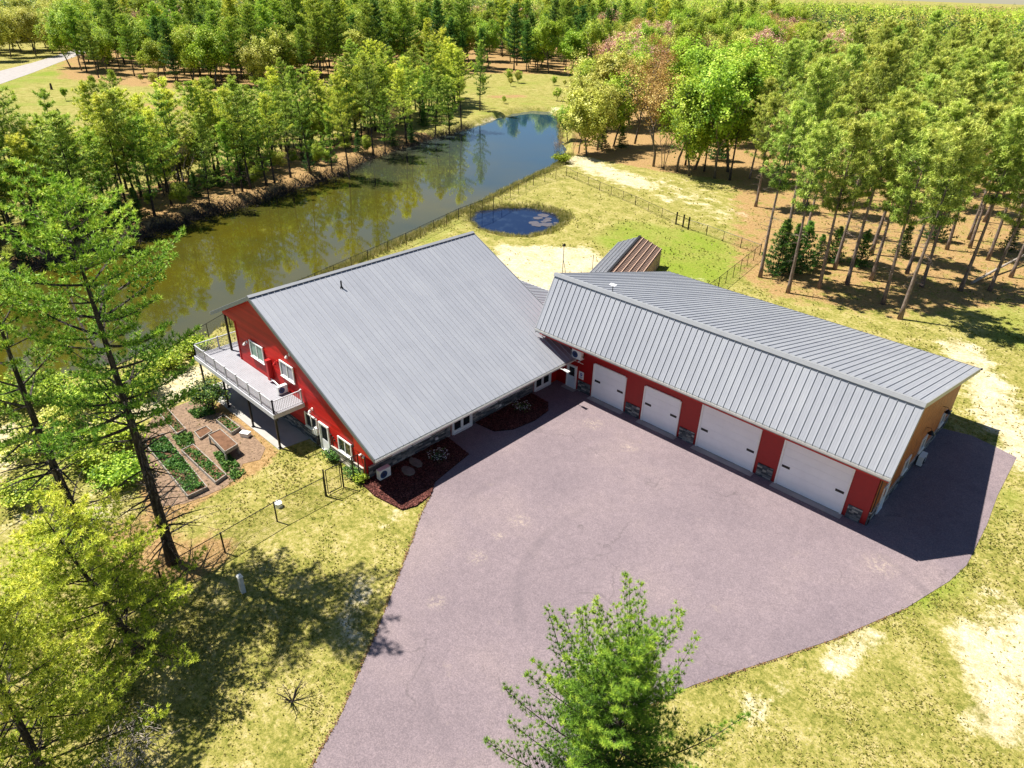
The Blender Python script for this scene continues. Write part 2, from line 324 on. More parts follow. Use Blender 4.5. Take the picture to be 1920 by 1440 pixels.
# ------------------------------------------------------------------ terrain
POND = [at2(*p, -1.) for p in [(520, 560), (600, 520), (690, 480), (730, 462), (780, 440), (830, 415), (880, 392), (925, 368), (960, 350), (1000, 332), (1040, 312), (1062, 290), (1050, 255), (1045, 222),
        (1030, 210), (1000, 208), (960, 214), (930, 224), (880, 240), (840, 252), (800, 262), (760, 277), (690, 300), (640, 326), (600, 340), (560, 352), (500, 372), (440, 392), (385, 402), (330, 422), (285, 434), (240, 462), (150, 480), (70, 500), (0, 530), (-150, 600), (-330, 680), (-330, 900), (-100, 800), (0, 752), (90, 718), (200, 690), (370, 640), (430, 604)]]
SMALL = [at2(*p, -.4) for p in [(884, 408), (888, 400), (905, 394), (930, 391), (960, 389), (1000, 390), (1030, 395), (1055, 405), (1060, 415), (1045, 428), (1025, 438), (990, 445), (955, 443), (920, 436), (895, 425)]]
PAVE = [(-11.5, -41), (-14.92, -32.42), (-16.12, -30.15), (-18.44, -26.68), (-20.52, -23.73), (-22.74, -20.61), (-24.07, -18.9), (-25.03, -17.3), (-26.5, -15.6), (-29.2, -14), (-29.2, .1), (-4.0, .1), (-4.0, 15.6),
        (-1.98, 16.2), (-.49, 15.86), (1.1, 15.4), (1.21, 9.38), (1.47, 5.56), (1.54, .74), (1.19, -1.37), (.11, -5.18), (-1.92, -10.19), (-3.67, -13.75), (-5.59, -17.56), (-6.67, -20.41), (-7.1, -24), (-7, -30), (-5.5, -41)]
def axis(a, b, step, lo, hi):
    v = list(np.arange(a, b+step/2, step)); s = step
    while v[-1] < hi: s *= 1.12; v.append(v[-1]+s)
    s = step; v = v[::-1]
    while v[-1] > lo: s *= 1.12; v.append(v[-1]-s)
    return np.array(v[::-1])
gx = axis(-128, 14, .6, -2600, 1500); gy = axis(-44, 112, .6, -400, 3000)
X, Y = np.meshgrid(gx, gy); Z = np.zeros_like(X)
near = (np.abs(X+60) < 110) & (Y > -70) & (Y < 130)
xn, yn = X[near], Y[near]
def bank(poly, lvl, bw, deep):
    d = polydist(xn, yn, poly); ins = inpoly(xn, yn, poly)
    wob = .35*np.sin(xn*1.3+np.sin(yn*.9)*2)+.3*np.sin(yn*1.7+xn*.4)
    d = np.where(ins, -d, d)+wob*.6
    k = np.clip(d/bw, 0, 1); out = lvl*(1-k*k*(3-2*k)); inn = lvl-np.clip(-d*.6, 0, deep)
    return np.where(d > 0, out, inn)
z1 = bank(POND, -1., 2.0, 1.5); z2 = bank(SMALL, -.4, 1.6, .8)
zz = np.minimum(z1, z2)+.03*np.sin(xn*.7)*np.sin(yn*.5)*np.clip((-xn-50)/10, 0, 1)
Z[near] = zz
# zones: R sand, G lush, B litter
zone = np.zeros(X.shape+(3,))
def blob(ch, pts, r, k=1.):
    P = [at2(*p) for p in pts]
    d = polydist(X, Y, P, False) if len(P) > 1 else np.hypot(X-P[0][0], Y-P[0][1])
    zone[..., ch] = np.maximum(zone[..., ch], k*np.exp(-(d/r)**2))
def area(ch, pts, k=1., soft=3.):
    P = [at2(*p) for p in pts]; ins = inpoly(X, Y, P); d = polydist(X, Y, P)
    zone[..., ch] = np.maximum(zone[..., ch], k*np.where(ins, 1, np.exp(-(d/soft)**2)))
zone[..., 0] += .0; zone[..., 1] += .12
area(0, [(950, 468), (1090, 470), (1120, 500), (1060, 560), (1000, 560), (960, 520)], .9, 2.0)
blob(0, [(1200, 520), (1300, 530), (1400, 580), (1500, 620)], 2.4, .55)
blob(0, [(1800, 650), (1850, 720), (1880, 790), (1935, 870)], 2.3, .85)
blob(0, [(1845, 1200), (1850, 1260), (1890, 1300), (1870, 1350)], 1.7, .85)
blob(0, [(1940, 1180), (1930, 1260)], 2.5, .8)
blob(0, [(1640, 1188), (1590, 1222), (1560, 1250)], .9, .62); blob(0, [(1475, 1295), (1400, 1330)], .9, .5); blob(0, [(1880, 1125)], .8, .55)
blob(0, [(1085, 300), (1130, 320), (1200, 345)], 4.2, .85); blob(0, [(1230, 340), (1290, 365), (1350, 400)], 6.5, .42); blob(0, [(1255, 372)], 3, .6)
blob(0, [(895, 235), (930, 218), (985, 208), (1045, 203)], 2.2, .9)
blob(0, [(-60, 900), (0, 870), (90, 825), (165, 800)], 1.9, .95); blob(0, [(250, 770), (330, 725), (400, 690)], 2.0, .85); blob(0, [(0, 820), (-100, 880)], 2, .9)
blob(0, [(235, 920), (150, 980), (60, 960)], 2.4, .5)
blob(0, [(650, 1195), (690, 1090)], 1.0, .45); blob(0, [(745, 960), (715, 985)], .7, .5); blob(0, [(612, 1278)], .5, .6); blob(0, [(560, 1430)], .8, .4)
blob(0, [(560, 960), (640, 940), (690, 925)], .9, .42)
area(1, [(1180, 420), (1300, 440), (1400, 480), (1340, 530), (1250, 500), (1130, 450)], .75, 3)
blob(1, [(0, 165), (120, 128), (230, 100)], 8, .9)
area(1, [(0, 235), (0, 190), (120, 150), (250, 165), (420, 172), (600, 165), (880, 140), (1070, 145), (1060, 200), (880, 215), (600, 230), (300, 250)], .42, 6)
blob(2, [(280, 195), (330, 205), (420, 200)], 5, .62); blob(2, [(560, 190), (640, 182)], 6, .7); blob(2, [(930, 182), (970, 180)], 3.5, .8); blob(0, [(180, 190), (300, 182), (400, 185)], 3, .45)
blob(1, [(1680, 1130), (1790, 1095), (1850, 1000), (1900, 930)], 1.4, .55); blob(1, [(1500, 1330), (1440, 1380)], 2.5, .4); blob(1, [(1320, 1440)], 1.2, .6)
blob(1, [(1880, 560), (1910, 640)], 4, .7); blob(1, [(1750, 650)], 2, .5)
blob(1, [(700, 492), (860, 420), (960, 460), (1050, 450)], 3, .45); blob(1, [(470, 870), (540, 870)], 1.2, .35); blob(1, [(585, 850), (690, 890)], .7, .7)
blob(1, [(60, 870), (200, 900)], 2.2, .5)
area(2, [(-150, 610), (0, 530), (150, 482), (240, 464), (330, 426), (440, 396), (560, 356), (690, 304), (760, 281), (850, 254), (690, 245), (520, 290), (300, 350), (100, 410), (-200, 500)], .75, 2.)
area(2, [(1410, 470), (1425, 520), (1477, 548), (1655, 575), (1800, 560), (2050, 560), (2100, 200), (1500, 180), (1400, 330)], .62, 4)
area(2, [(1090, 288), (1230, 315), (1370, 335), (1400, 330), (1500, 200), (1100, 130)], .7, 3)
area(2, [(130, 145), (245, 158), (420, 168), (600, 152), (870, 135), (1080, 138), (1900, 60), (1900, 12), (130, 12)], .7, 5)
blob(2, [(240, 1010), (310, 1060), (380, 1040)], 2.2, .85); blob(2, [(150, 1010)], 2, .6)
area(2, [(262, 870), (420, 760), (505, 850), (470, 880), (400, 920), (300, 980)], .95, .7)
blob(2, [(620, 200), (500, 195)], 6, .5)
zone = np.clip(zone, 0, 1)
me = bpy.data.meshes.new('ground'); ny, nx = X.shape
co = np.stack([X, Y, Z], -1).reshape(-1, 3); i0 = (np.arange(ny-1)[:, None]*nx+np.arange(nx-1)[None]).ravel()
fa = np.stack([i0, i0+1, i0+nx+1, i0+nx], -1)
me.vertices.add(len(co)); me.vertices.foreach_set('co', co.astype(np.float32).ravel())
me.loops.add(fa.size); me.loops.foreach_set('vertex_index', fa.astype(np.int32).ravel())
me.polygons.add(len(fa)); me.polygons.foreach_set('loop_start', np.arange(0, fa.size, 4, dtype=np.int32)); me.polygons.foreach_set('loop_total', np.full(len(fa), 4, dtype=np.int32))
ca = me.color_attributes.new('zones', 'FLOAT_COLOR', 'POINT'); ca.data.foreach_set('color', np.concatenate([zone.reshape(-1, 3), np.ones((len(co), 1))], 1).astype(np.float32).ravel())
me.polygons.foreach_set('use_smooth', [True]*len(fa)); me.materials.append(M['ground']); me.update(); me.validate()
struct('ground', link('ground', me))
def ground_z(x, y):
    i = min(max(np.searchsorted(gx, x), 1), len(gx)-1); j = min(max(np.searchsorted(gy, y), 1), len(gy)-1); return float(Z[j, i])

def sheet(name, poly, z, m, thick=.0):
    mb = MB()
    if thick: mb.prism(poly, z-thick, z)
    else: mb.face([(x, y, z) for x, y in poly])
    return struct(name, mb.build(name, m))
def grow(poly, d):
    cx, cy = np.mean(poly, 0); P = np.array(poly); n = len(P); out = []
    s = 1 if sum(P[i][0]*P[(i+1) % n][1]-P[(i+1) % n][0]*P[i][1] for i in range(n)) > 0 else -1
    for i in range(n):
        e = P[(i+1) % n]-P[i-1]; e = e/np.linalg.norm(e); out.append((P[i][0]+s*e[1]*d, P[i][1]-s*e[0]*d))
    return out
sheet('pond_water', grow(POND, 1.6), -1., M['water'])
sheet('small_pond_water', grow(SMALL, 1.2), -.4, M['water2'])
sheet('driveway', PAVE, .03, M['asphalt'], .13)
mbp = MB()                                            # ragged darker rim of crumbled asphalt and leaves along the lawn edge
def rim(i0, i1, name, m, wd, n_per=5.):
    V = []; T = []
    for i in range(i0, i1):
        a = np.array(PAVE[i]); b = np.array(PAVE[(i+1) % len(PAVE)]); L = np.linalg.norm(b-a)
        for k in range(int(L*n_per*14)):
            u = rng.random(); p = a+(b-a)*u; nrm = np.array([-(b-a)[1], (b-a)[0]])/L
            q = p+nrm*rng.normal(.06, wd); r = .02+.04*rng.random(); an = rng.random()*6.28
            for s in range(3): V.append((q[0]+r*math.cos(an+s*2.1), q[1]+r*math.sin(an+s*2.1), .045+.03*rng.random()))
            T.append(rng.random())
    link(name, tri_mesh(name, np.array(V), np.array(T), m), stuff=True)['label'] = 'rust brown leaf litter lying along the driveway edge'
M['edge'] = mat_tint('edge_leaf_litter', [(0, (.05, .03, .02)), (.5, (.17, .08, .035)), (1, (.30, .20, .10))], .95)
rim(0, 7, 'edge_litter', M['edge'], .05, 3.)
rim(20, 26, 'edge_litter', M['edge'], .03, 2.)
# mulch beds: a slightly raised sheet plus chips
BEDS = [[(-29.2, -19.75), (-27.5, -19.9), (-25.2, -19.5), (-24.9, -18.6), (-25.05, -17.3), (-25.9, -16.2), (-26.3, -14.2), (-26.6, -12.5), (-29.2, -12.2)], [(-29.2, -9.4), (-27.4, -9.2), (-26.6, -8.0), (-26.3, -6.0), (-26.5, -4.2), (-27.3, -3.3), (-29.2, -3.2)]]
for bi, pl in enumerate(BEDS):
    o = sheet('mulch_bed', pl, .07, M['mulch'], .1)
    xs = rng.uniform(-29.2, -24.9, 26000); ys = rng.uniform(min(p[1] for p in pl), max(p[1] for p in pl), 26000)
    k = inpoly(xs, ys, pl); xs = xs[k]; ys = ys[k]; n = len(xs); an = rng.random(n)*6.28; r = .03+.05*rng.random(n); V = np.zeros((n, 3, 3))
    for s in range(3): V[:, s, 0] = xs+r*np.cos(an+s*2.3); V[:, s, 1] = ys+r*np.sin(an+s*2.3); V[:, s, 2] = .075+.06*rng.random(n)
    o = link('mulch_chips', tri_mesh('mulch_chips', V.reshape(-1, 3), rng.random(n), M['mulch']), stuff=True)
    o['label'] = 'red brown bark mulch chips in the bed along the house front'
sheet('patio', [(-44.2, -21.62), (-36.3, -21.6), (-36.0, -19.3), (-45.1, -19.3), (-47.8, -19.2), (-48.2, -21.7)], .05, M['concrete'], .14)
mb = MB()
for x0, x1 in ((-25.6, -22.3), (-20.85, -17.5), (-16.1, -11.4), (-10.05, -5.35), (-28.3, -27.0)): mb.box(x0, x1, -.55, -.06, -.05, .06)
struct('door_apron', mb.build('door_apron', M['concrete']))
P = [at2(-160, 214), at2(0, 158), at2(60, 137), at2(114, 116), at2(170, 96), at2(170, 84), at2(110, 103), at2(60, 118), at2(0, 133), at2(-160, 180)]
sheet('road', P, .03, M['gravel'], .1)

# ------------------------------------------------------------------ building kit
class Wall:
    """a vertical wall plane: origin, direction u along it, outward normal n"""
    def __init__(s, o, u, n): s.o = Vector(o); s.u = Vector(u); s.n = Vector(n)
    def p(s, u, z, d): return s.o+s.u*u+s.n*d+Vector((0, 0, z))
    def box(s, mb, u0, u1, z0, z1, d0, d1, tint=None):
        mb.hexa([s.p(u0, z0, d0), s.p(u1, z0, d0), s.p(u1, z0, d1), s.p(u0, z0, d1), s.p(u0, z1, d0), s.p(u1, z1, d0), s.p(u1, z1, d1), s.p(u0, z1, d1)], tint)
HG = Wall((0, -19.25, 0), (1, 0, 0), (0, -1, 0))      # house gable: u = world x
HF = Wall((-29.27, 0, 0), (0, 1, 0), (1, 0, 0))       # house front: u = world y
GF = Wall((0, 0, 0), (1, 0, 0), (0, -1, 0))           # garage front: u = world x
GE = Wall((-3.99, 0, 0), (0, 1, 0), (1, 0, 0))        # garage end: u = world y

def clap(wall, poly, pitch=.21, lip=.017, holes=()):
    """horizontal lap boards clipped to a convex-ish outline given as (u, z)"""
    mb = MB(); zs = [p[1] for p in poly]; z = min(zs)
    def span(zz):
        c = []
        for i in range(len(poly)):
            (u0, a), (u1, b) = poly[i], poly[(i+1) % len(poly)]
            if (a > zz) != (b > zz): c.append(u0+(zz-a)*(u1-u0)/(b-a))
        c.sort(); return [(c[k], c[k+1]) for k in range(0, len(c)-1, 2)]
    while z < max(zs)-.02:
        z1 = min(z+pitch, max(zs)-.001)
        lo = span(z+.001); hi = span(z1-.001)
        if len(lo) == len(hi):
            for (a0, a1), (b0, b1) in zip(lo, hi):
                mb.face([wall.p(a0, z, lip), wall.p(a1, z, lip), wall.p(b1, z1, .004), wall.p(b0, z1, .004)], random.Random(int(z*97)).random())
                mb.face([wall.p(a0, z, 0), wall.p(a1, z, 0), wall.p(a1, z, lip), wall.p(a0, z, lip)])
        z = z1
    return mb
def stones(wall, u0, u1, z0, z1, seed=0, mean=.38, h=.11):
    r = random.Random(seed); mb = MB(); z = z0
    while z < z1-.03:
        hh = min(h*r.uniform(.7, 1.5), z1-z); u = u0-r.random()*.2
        while u < u1:
            l = mean*r.uniform(.5, 1.6); a = max(u, u0); b_ = min(u+l, u1)
            if b_-a > .04: wall.box(mb, a+.006, b_-.006, z+.005, z+hh-.005, .0, .05+.05*r.random(), r.random()**1.3)
            u += l
        z += hh
    wall.box(mb, u0, u1, z0, z1, -.02, .035, .1)
    return mb
def window(parent, wall, u0, u1, z0, z1, panes=2, glass='glass', frame=.09, sill=True, name='window', label=None, d=.055):
    mb = MB(); f = frame
    wall.box(mb, u0, u1, z0, z0+f, d, d+.08); wall.box(mb, u0, u1, z1-f, z1, d, d+.08)
    wall.box(mb, u0, u0+f, z0+f, z1-f, d, d+.08); wall.box(mb, u1-f, u1, z0+f, z1-f, d, d+.08)
    w_ = (u1-u0-2*f)/panes
    for k in range(1, panes): wall.box(mb, u0+f+w_*k-.04, u0+f+w_*k+.04, z0+f, z1-f, d, d+.06)
    fr = mb.build(name, M['trim'], parent, label=label)
    for k in range(panes):
        mb = MB(); wall.box(mb, u0+f+w_*k+(.04 if k else 0), u0+f+w_*(k+1)-(.04 if k < panes-1 else 0), z0+f, z1-f, d-.02, d+.02)
        mb.build('pane', M[glass if isinstance(glass, str) else glass[k]], fr)
    if sill:
        mb = MB(); wall.box(mb, u0-.05, u1+.05, z0-.06, z0-.002, d, d+.13); mb.build('sill', M['trim'], fr)
    return fr
def man_door(parent, wall, u0, u1, z1, col='door', glass_z=1.0, name='door', label=None, hinge_right=True):
    mb = MB(); f = .09; wall.box(mb, u0, u0+f, .05, z1, .02, .13); wall.box(mb, u1-f, u1, .05, z1, .02, .13); wall.box(mb, u0+f, u1-f, z1-f, z1, .02, .13); wall.box(mb, u0+f, u1-f, .05, .10, .02, .16)
    fr = mb.build(name, M['trim'], parent, label=label)
    mb = MB(); a, b_ = u0+f+.01, u1-f-.01; wall.box(mb, a, b_, .11, glass_z, .03, .07); wall.box(mb, a, a+.13, glass_z, z1-f-.01, .03, .07); wall.box(mb, b_-.13, b_, glass_z, z1-f-.01, .03, .07); wall.box(mb, a+.13, b_-.13, z1-f-.14, z1-f-.01, .03, .07)
    mb.build('door_leaf', M[col], fr)
    mb = MB(); wall.box(mb, a+.13, b_-.13, glass_z, z1-f-.14, .035, .055); mb.build('pane', M['glass'], fr)
    mb = MB(); h = b_-.07 if hinge_right else a+.07; mb.tube([wall.p(h, 1.0, .07), wall.p(h, 1.0, .13), wall.p(h-.1, 1.0, .13)], [.015]*3, 6); mb.build('handle', M['alu'], fr)
    return fr
def french(parent, wall, u0, u1, z1, label=None):
    mb = MB(); f = .10
    wall.box(mb, u0, u0+f, .05, z1, .02, .14); wall.box(mb, u1-f, u1, .05, z1, .02, .14); wall.box(mb, u0+f, u1-f, z1-f, z1, .02, .14); wall.box(mb, u0+f, u1-f, .04, .10, .02, .2)
    fr = mb.build('french_door', M['trim'], parent, label=label); c = (u0+u1)/2
    for a, b_ in ((u0+f+.01, c-.005), (c+.005, u1-f-.01)):
        mb = MB(); s = .12; wall.box(mb, a, b_, .11, .33, .03, .09); wall.box(mb, a, b_, z1-f-.13, z1-f-.01, .03, .09); wall.box(mb, a, a+s, .33, z1-f-.13, .03, .09); wall.box(mb, b_-s, b_, .33, z1-f-.13, .03, .09)
        mb.build('door_leaf', M['trim'], fr)
        mb = MB(); wall.box(mb, a+s, b_-s, .33, z1-f-.13, .04, .06); mb.build('pane', M['glass'], fr)
    return fr
def panel_mesh(wd, ln, rib=.055):
    mb = MB(); mb.box(0, wd-.004, 0, ln, -.03, 0); mb.box(-.014, .014, 0, ln, .0005, rib)
    mb.box(wd*.36, wd*.36+.02, 0, ln, .0005, .006); mb.box(wd*.66, wd*.66+.02, 0, ln, .0005, .006)
    return mb.mesh('roof_panel', M['roof'])
def roof_slope(parent, top0, along, down, length_along, length_down, pw=.457, lens=None, parentloc=(0, 0, 0)):
    """standing seam panels, one object each, laid side by side from top0 along 'along', running 'down'"""
    a = Vector(along).normalized(); d = Vector(down).normalized(); n = a.cross(d).normalized()
    if n.z < 0: n = -n
    cnt = round(length_along/pw); pw = length_along/cnt; base = panel_mesh(pw, length_down); cache = {}
    for k in range(cnt):
        me = base; L = length_down
        if lens:
            L = lens((k+.5)*pw)
            if L <= .05: continue
            key = round(L, 1)
            if abs(key-length_down) > .06:
                if key not in cache: cache[key] = panel_mesh(pw, key)
                me = cache[key]
        o = link('roof_panel', me, parent); T = Vector(top0)+a*(pw*k)-Vector(parentloc)
        # local x = along, local y = down, local z = n (may be mirrored: flip x if needed)
        X_, Y_ = a, d
        if X_.cross(Y_).dot(n) < 0: X_ = -a; T = T+a*pw
        o.matrix_local = Matrix(((X_.x, Y_.x, n.x, T.x), (X_.y, Y_.y, n.y, T.y), (X_.z, Y_.z, n.z, T.z), (0, 0, 0, 1)))
def wall_light(parent, wall, u, z, m='trim'):
    mb = MB(); wall.box(mb, u-.07, u+.07, z-.1, z+.1, .03, .08); mb.tube([wall.p(u, z+.02, .08), wall.p(u, z+.06, .2), wall.p(u, z+.0, .28)], [.02, .02, .02], 6)
    mb.tube([wall.p(u, z-.02, .28), wall.p(u, z-.14, .28)], [.07, .13], 10); return mb.build('wall_light', M[m], parent)
def ac_unit(loc, rz, label, group=None):
    """split heat pump: box 0.9 wide, fan grille facing local -y"""
    t = thing('heat_pump', label, 'heat pump', loc, rz, group)
    mb = MB(); mb.box(-.45, .45, -.17, .17, .08, .78); mb.box(-.46, .46, -.18, .18, .78, .81); link('casing', mb.mesh('casing', M['white']), t)
    mb = MB()
    for r in (.27, .19, .11, .05):
        k = 24
        for i in range(k):
            a0, a1 = 2*math.pi*i/k, 2*math.pi*(i+1)/k; mb.bar((-.12+r*math.cos(a0), -.185, .43+r*math.sin(a0)), (-.12+r*math.cos(a1), -.185, .43+r*math.sin(a1)), .012)
    for i in range(8): a0 = math.pi*i/4; mb.bar((-.12, -.19, .43), (-.12+.27*math.cos(a0), -.19, .43+.27*math.sin(a0)), .012)
    link('fan_guard', mb.mesh('fan_guard', M['dark']), t)
    mb = MB(); k = 24; mb.face([(-.12+.28*math.cos(2*math.pi*i/k), -.175, .43+.28*math.sin(2*math.pi*i/k)) for i in range(k)]); link('fan', mb.mesh('fan', mat('fan_blue', (.05, .09, .25))), t)
    mb = MB(); mb.box(-.38, -.30, -.2, .2, 0, .08); mb.box(.30, .38, -.2, .2, 0, .08); link('foot', mb.mesh('foot', M['dark']), t)
    mb = MB(); mb.tube([(.46, .0, .35), (.56, .05, .35), (.58, .2, .5)], [.03]*3, 6); mb.tube([(.46, .05, .25), (.53, .08, .25), (.55, .2, .4)], [.02]*3, 6); link('pipe', mb.mesh('pipe', M['dark']), t)
    return t

# ------------------------------------------------------------------ the red house
SL = .4925; CS = 1/math.hypot(1, SL)
RX, RZ = -40.64, 9.71; Y0, Y1 = -19.91, 1.2; EX, EZ = -27.16, 3.07; BX, BZ = -47.5, 6.33
house = thing('red_house', 'large red gabled house with a grey standing seam roof and a deck on its end', 'house', (-37, -9, 0)); HL = (-37, -9, 0)
gable = [(-29.27, 0.02), (-29.27, 3.93), (RX, 9.50), (-46.95, 6.40), (-46.95, 6.22), (-45.05, 6.22), (-45.05, 0.02)]
mb = MB(); n = len(gable)                              # wall cores
mb.face([HG.p(u, z, -.001) for u, z in gable]); mb.face([HG.p(u, z, -.25) for u, z in gable][::-1])
for i in range(n): (a, b), (c_, d_) = gable[i], gable[(i+1) % n]; mb.face([HG.p(a, b, -.001), HG.p(c_, d_, -.001), HG.p(c_, d_, -.25), HG.p(a, b, -.25)])
mb.box(-29.5, -29.272, -18.98, -.02, 0, 3.75); mb.box(-45.05, -44.8, -18.98, .8, 0, 6.3)
mb.hexa([(-44.8, .5, 0), (-31.0, .5, 0), (-31.0, .75, 0), (-44.8, .75, 0), (-44.8, .5, 7.4), (-31.0, .5, 4.75), (-31.0, .75, 4.75), (-44.8, .75, 7.4)])
mb.hexa([(-44.8, .51, 7.35), (-35.5, .51, 7.0), (-35.5, .74, 7.0), (-44.8, .74, 7.35), (RX-.2, .51, 9.4), (RX+.2, .51, 9.4), (RX+.2, .74, 9.4), (RX-.2, .74, 9.4)])
mb.build('wall', M['red'], house)
clap(HG, [(-29.27, .85), (-29.27, 3.93), (RX, 9.48), (-46.95, 6.40), (-46.95, 6.22), (-45.05, 6.22), (-45.05, .9)]).build('siding', M['siding'], house, stuff=True, label='red horizontal lap siding')
clap(HF, [(-19.2, 1.0), (-.03, 1.0), (-.03, 3.1), (-19.2, 3.1)]).build('siding', M['siding'], house, stuff=True)
mb = MB(); HG.box(mb, -29.4, -29.24, .02, 3.8, .0, .05); mb.build('corner_trim', M['red'], house); mb = MB(); HF.box(mb, -19.27, -19.1, .02, 3.1, .03, .06); mb.build('corner_trim', M['red'], house); mb = MB(); HG.box(mb, -45.08, -44.95, .02, 6.2, .0, .06); mb.build('corner_trim', M['red'], house)
stones(HG, -33.15, -29.42, .0, .86, 3).build('stone_veneer', M['stone_sunlit'], house, stuff=True, label='stacked stone along the wall foot, sunlight painted into its pale colour')
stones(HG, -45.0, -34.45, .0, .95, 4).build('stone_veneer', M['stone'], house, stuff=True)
stones(HF, -19.05, -11.85, .0, .93, 5).build('stone_veneer', M['stone'], house, stuff=True, label='stacked stone below the front windows, shade painted into its dark colour')
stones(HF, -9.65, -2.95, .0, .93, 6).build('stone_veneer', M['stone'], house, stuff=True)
mb = MB(); HF.box(mb, -19.05, -11.85, .93, .99, .0, .13); HF.box(mb, -9.65, -2.95, .93, .99, .0, .13); HG.box(mb, -33.1, -29.4, .86, .91, .0, .13); mb.build('stone_cap', M['rock'], house)
down_f = (EX-RX, 0, EZ-RZ); LF = math.hypot(EX-RX, EZ-RZ)
def cut(s):
    y = Y0+s
    return LF if y < -.05 else (9.55/CS if False else (RX*0+ (abs(-31.05-RX))/CS))
roof_slope(house, (RX, Y0, RZ), (0, 1, 0), down_f, Y1-Y0, LF, lens=cut, parentloc=HL)
down_b = (BX-RX, 0, BZ-RZ); LB = math.hypot(BX-RX, BZ-RZ)
roof_slope(house, (RX, Y0, RZ), (0, 1, 0), down_b, Y1-Y0, LB, parentloc=HL)
mb = MB()                                              # ridge cap: two folded strips
for s, ex in ((1, EX), (-1, BX)):
    q = .24; p0 = Vector((RX, Y0-.03, RZ+.10)); p1 = Vector((RX+s*q*CS, Y0-.03, RZ+.09-q*SL*CS)); L = Vector((0, Y1-Y0+.06, 0)); up = Vector((0, 0, .02))
    mb.hexa([p0, p1, p1+L, p0+L, p0+up, p1+up, p1+L+up, p0+L+up])
mb.build('ridge_cap', M['cap'], house)
mb = MB()                                              # underlay below the panels, rake and eave boards
def slab(xa, za, xb, zb, y0, y1, dz0, dz1, m=mb): m.hexa([(xa, y0, za+dz0), (xb, y0, zb+dz0), (xb, y1, zb+dz0), (xa, y1, za+dz0), (xa, y0, za+dz1), (xb, y0, zb+dz1), (xb, y1, zb+dz1), (xa, y1, za+dz1)])
slab(RX, RZ, EX-.03, EZ+.015, Y0+.06, -.07, -.2, -.045); slab(RX, RZ, -31.2, RZ-SL*(-31.2-RX), -.06, Y1-.06, -.2, -.045); slab(RX-.01, RZ, BX+.03, BZ+.015, Y0+.06, Y1-.06, -.2, -.045)
mb.build('roof_deck', M['soffit'], house)
mb = MB()
slab(RX, RZ, EX, EZ, Y0-.03, Y0+.05, -.26, .035, mb); slab(RX-.002, RZ, BX, BZ, Y0-.03, Y0+.05, -.26, .035, mb); mb.build('rake_trim', M['slate'], house); mb = MB(); slab(RX, RZ, -31.2, RZ-SL*(-31.2-RX), Y1-.05, Y1+.03, -.26, .035, mb); slab(RX-.002, RZ, BX, BZ, Y1-.05, Y1+.03, -.26, .035, mb)
mb.build('rake_trim', M['slate'], house)
mb = MB(); HF.box(mb, -19.3, -.02, 2.80, 2.84, 0, 2.05); mb.hexa([(-29.3, -19.9, 2.84), (EX-.05, -19.9, 2.84), (EX-.05, -19.27, 2.84), (-29.3, -19.27, 2.84), (-29.3, -19.9, 3.85), (EX-.06, -19.9, 2.9), (EX-.06, -19.27, 2.9), (-29.3, -19.27, 3.85)])
mb.build('soffit', M['red'], house)
mb = MB(); mb.box(EX-.02, EX+.02, Y0, -.05, EZ-.22, EZ-.035); mb.box(EX+.02, EX+.13, Y0, -.05, EZ-.17, EZ-.15); mb.box(EX+.12, EX+.14, Y0, -.05, EZ-.17, EZ-.04); mb.build('gutter', M['gutter'], house)
mb = MB(); mb.tube([(EX+.06, -19.75, EZ-.15), (EX-.3, -19.7, EZ-.45), (-29.14, -19.33, 2.3), (-29.14, -19.33, .15)], [.045]*4, 6); mb.build('downspout', M['dark'], house)
mb = MB(); mb.box(BX-.13, BX-.02, Y0, Y1, BZ-.16, BZ-.03); mb.build('gutter', M['gutter'], house)
window(house, HG, -42.95, -41.0, 4.15, 5.48, 2, 'glass_g', label='upper gable window with green curtains')
window(house, HG, -38.68, -36.9, 4.22, 5.45, 2, 'glass_b', label='upper gable window with grey blinds')
window(house, HG, -36.15, -34.62, 1.15, 2.32, 2, 'glass'); window(house, HG, -32.1, -30.55, 1.05, 2.22, 2, 'glass')
man_door(house, HG, -34.42, -33.25, 2.28, 'door', .95, label='white side door in the gable wall')
french(house, HF, -11.75, -9.75, 2.15); french(house, HF, -2.85, -.85, 2.15)
for a, b_ in ((-17.15, -15.55), (-15.35, -13.8), (-9.1, -7.2), (-6.9, -5.85), (-5.7, -4.75)): window(house, HF, a, b_, 1.02, 2.0, 2 if b_-a > 1.2 else 1)
wall_light(house, HG, -43.45, 5.05); wall_light(house, HG, -39.15, 5.05, 'red'); wall_light(house, HG, -37.2, 6.35); wall_light(house, HG, -35.05, 2.95); wall_light(house, HG, -30.05, 2.6, 'dark')
mb = MB()                                              # boxed flue and line-set chase on the gable
HG.box(mb, -40.38, -40.12, 3.2, 4.75, .03, .35); HG.box(mb, -40.4, -40.1, 4.75, 4.85, .03, .38); mb.build('flue_chase', M['red'], house)
mb = MB(); mb.tube([(-40.1, -19.5, 3.35), (-39.7, -19.45, 3.25), (-38.9, -19.5, 3.15)], [.05]*3, 8); mb.build('line_set', M['white'], house)
mb = MB(); mb.tube([(-39.2, -13.4, RZ-SL*(-39.2-RX)-.05), (-39.2, -13.4, RZ-SL*(-39.2-RX)+.55)], [.06, .06], 10); mb.tube([(-39.2, -13.4, RZ-SL*1.44-.03), (-39.2, -13.4, RZ-SL*1.44+.12)], [.15, .07], 10); mb.build('vent_pipe', M['black'], house)
for k in range(3):                                     # light poles of the porch: posts of the house roof
    mb = MB(); y = (-19.1, -9.5, .3)[k]; mb.box(-47.0, -46.86, y-.07, y+.07, 2.98, 6.3); mb.build('porch_post', M['dark'], house)
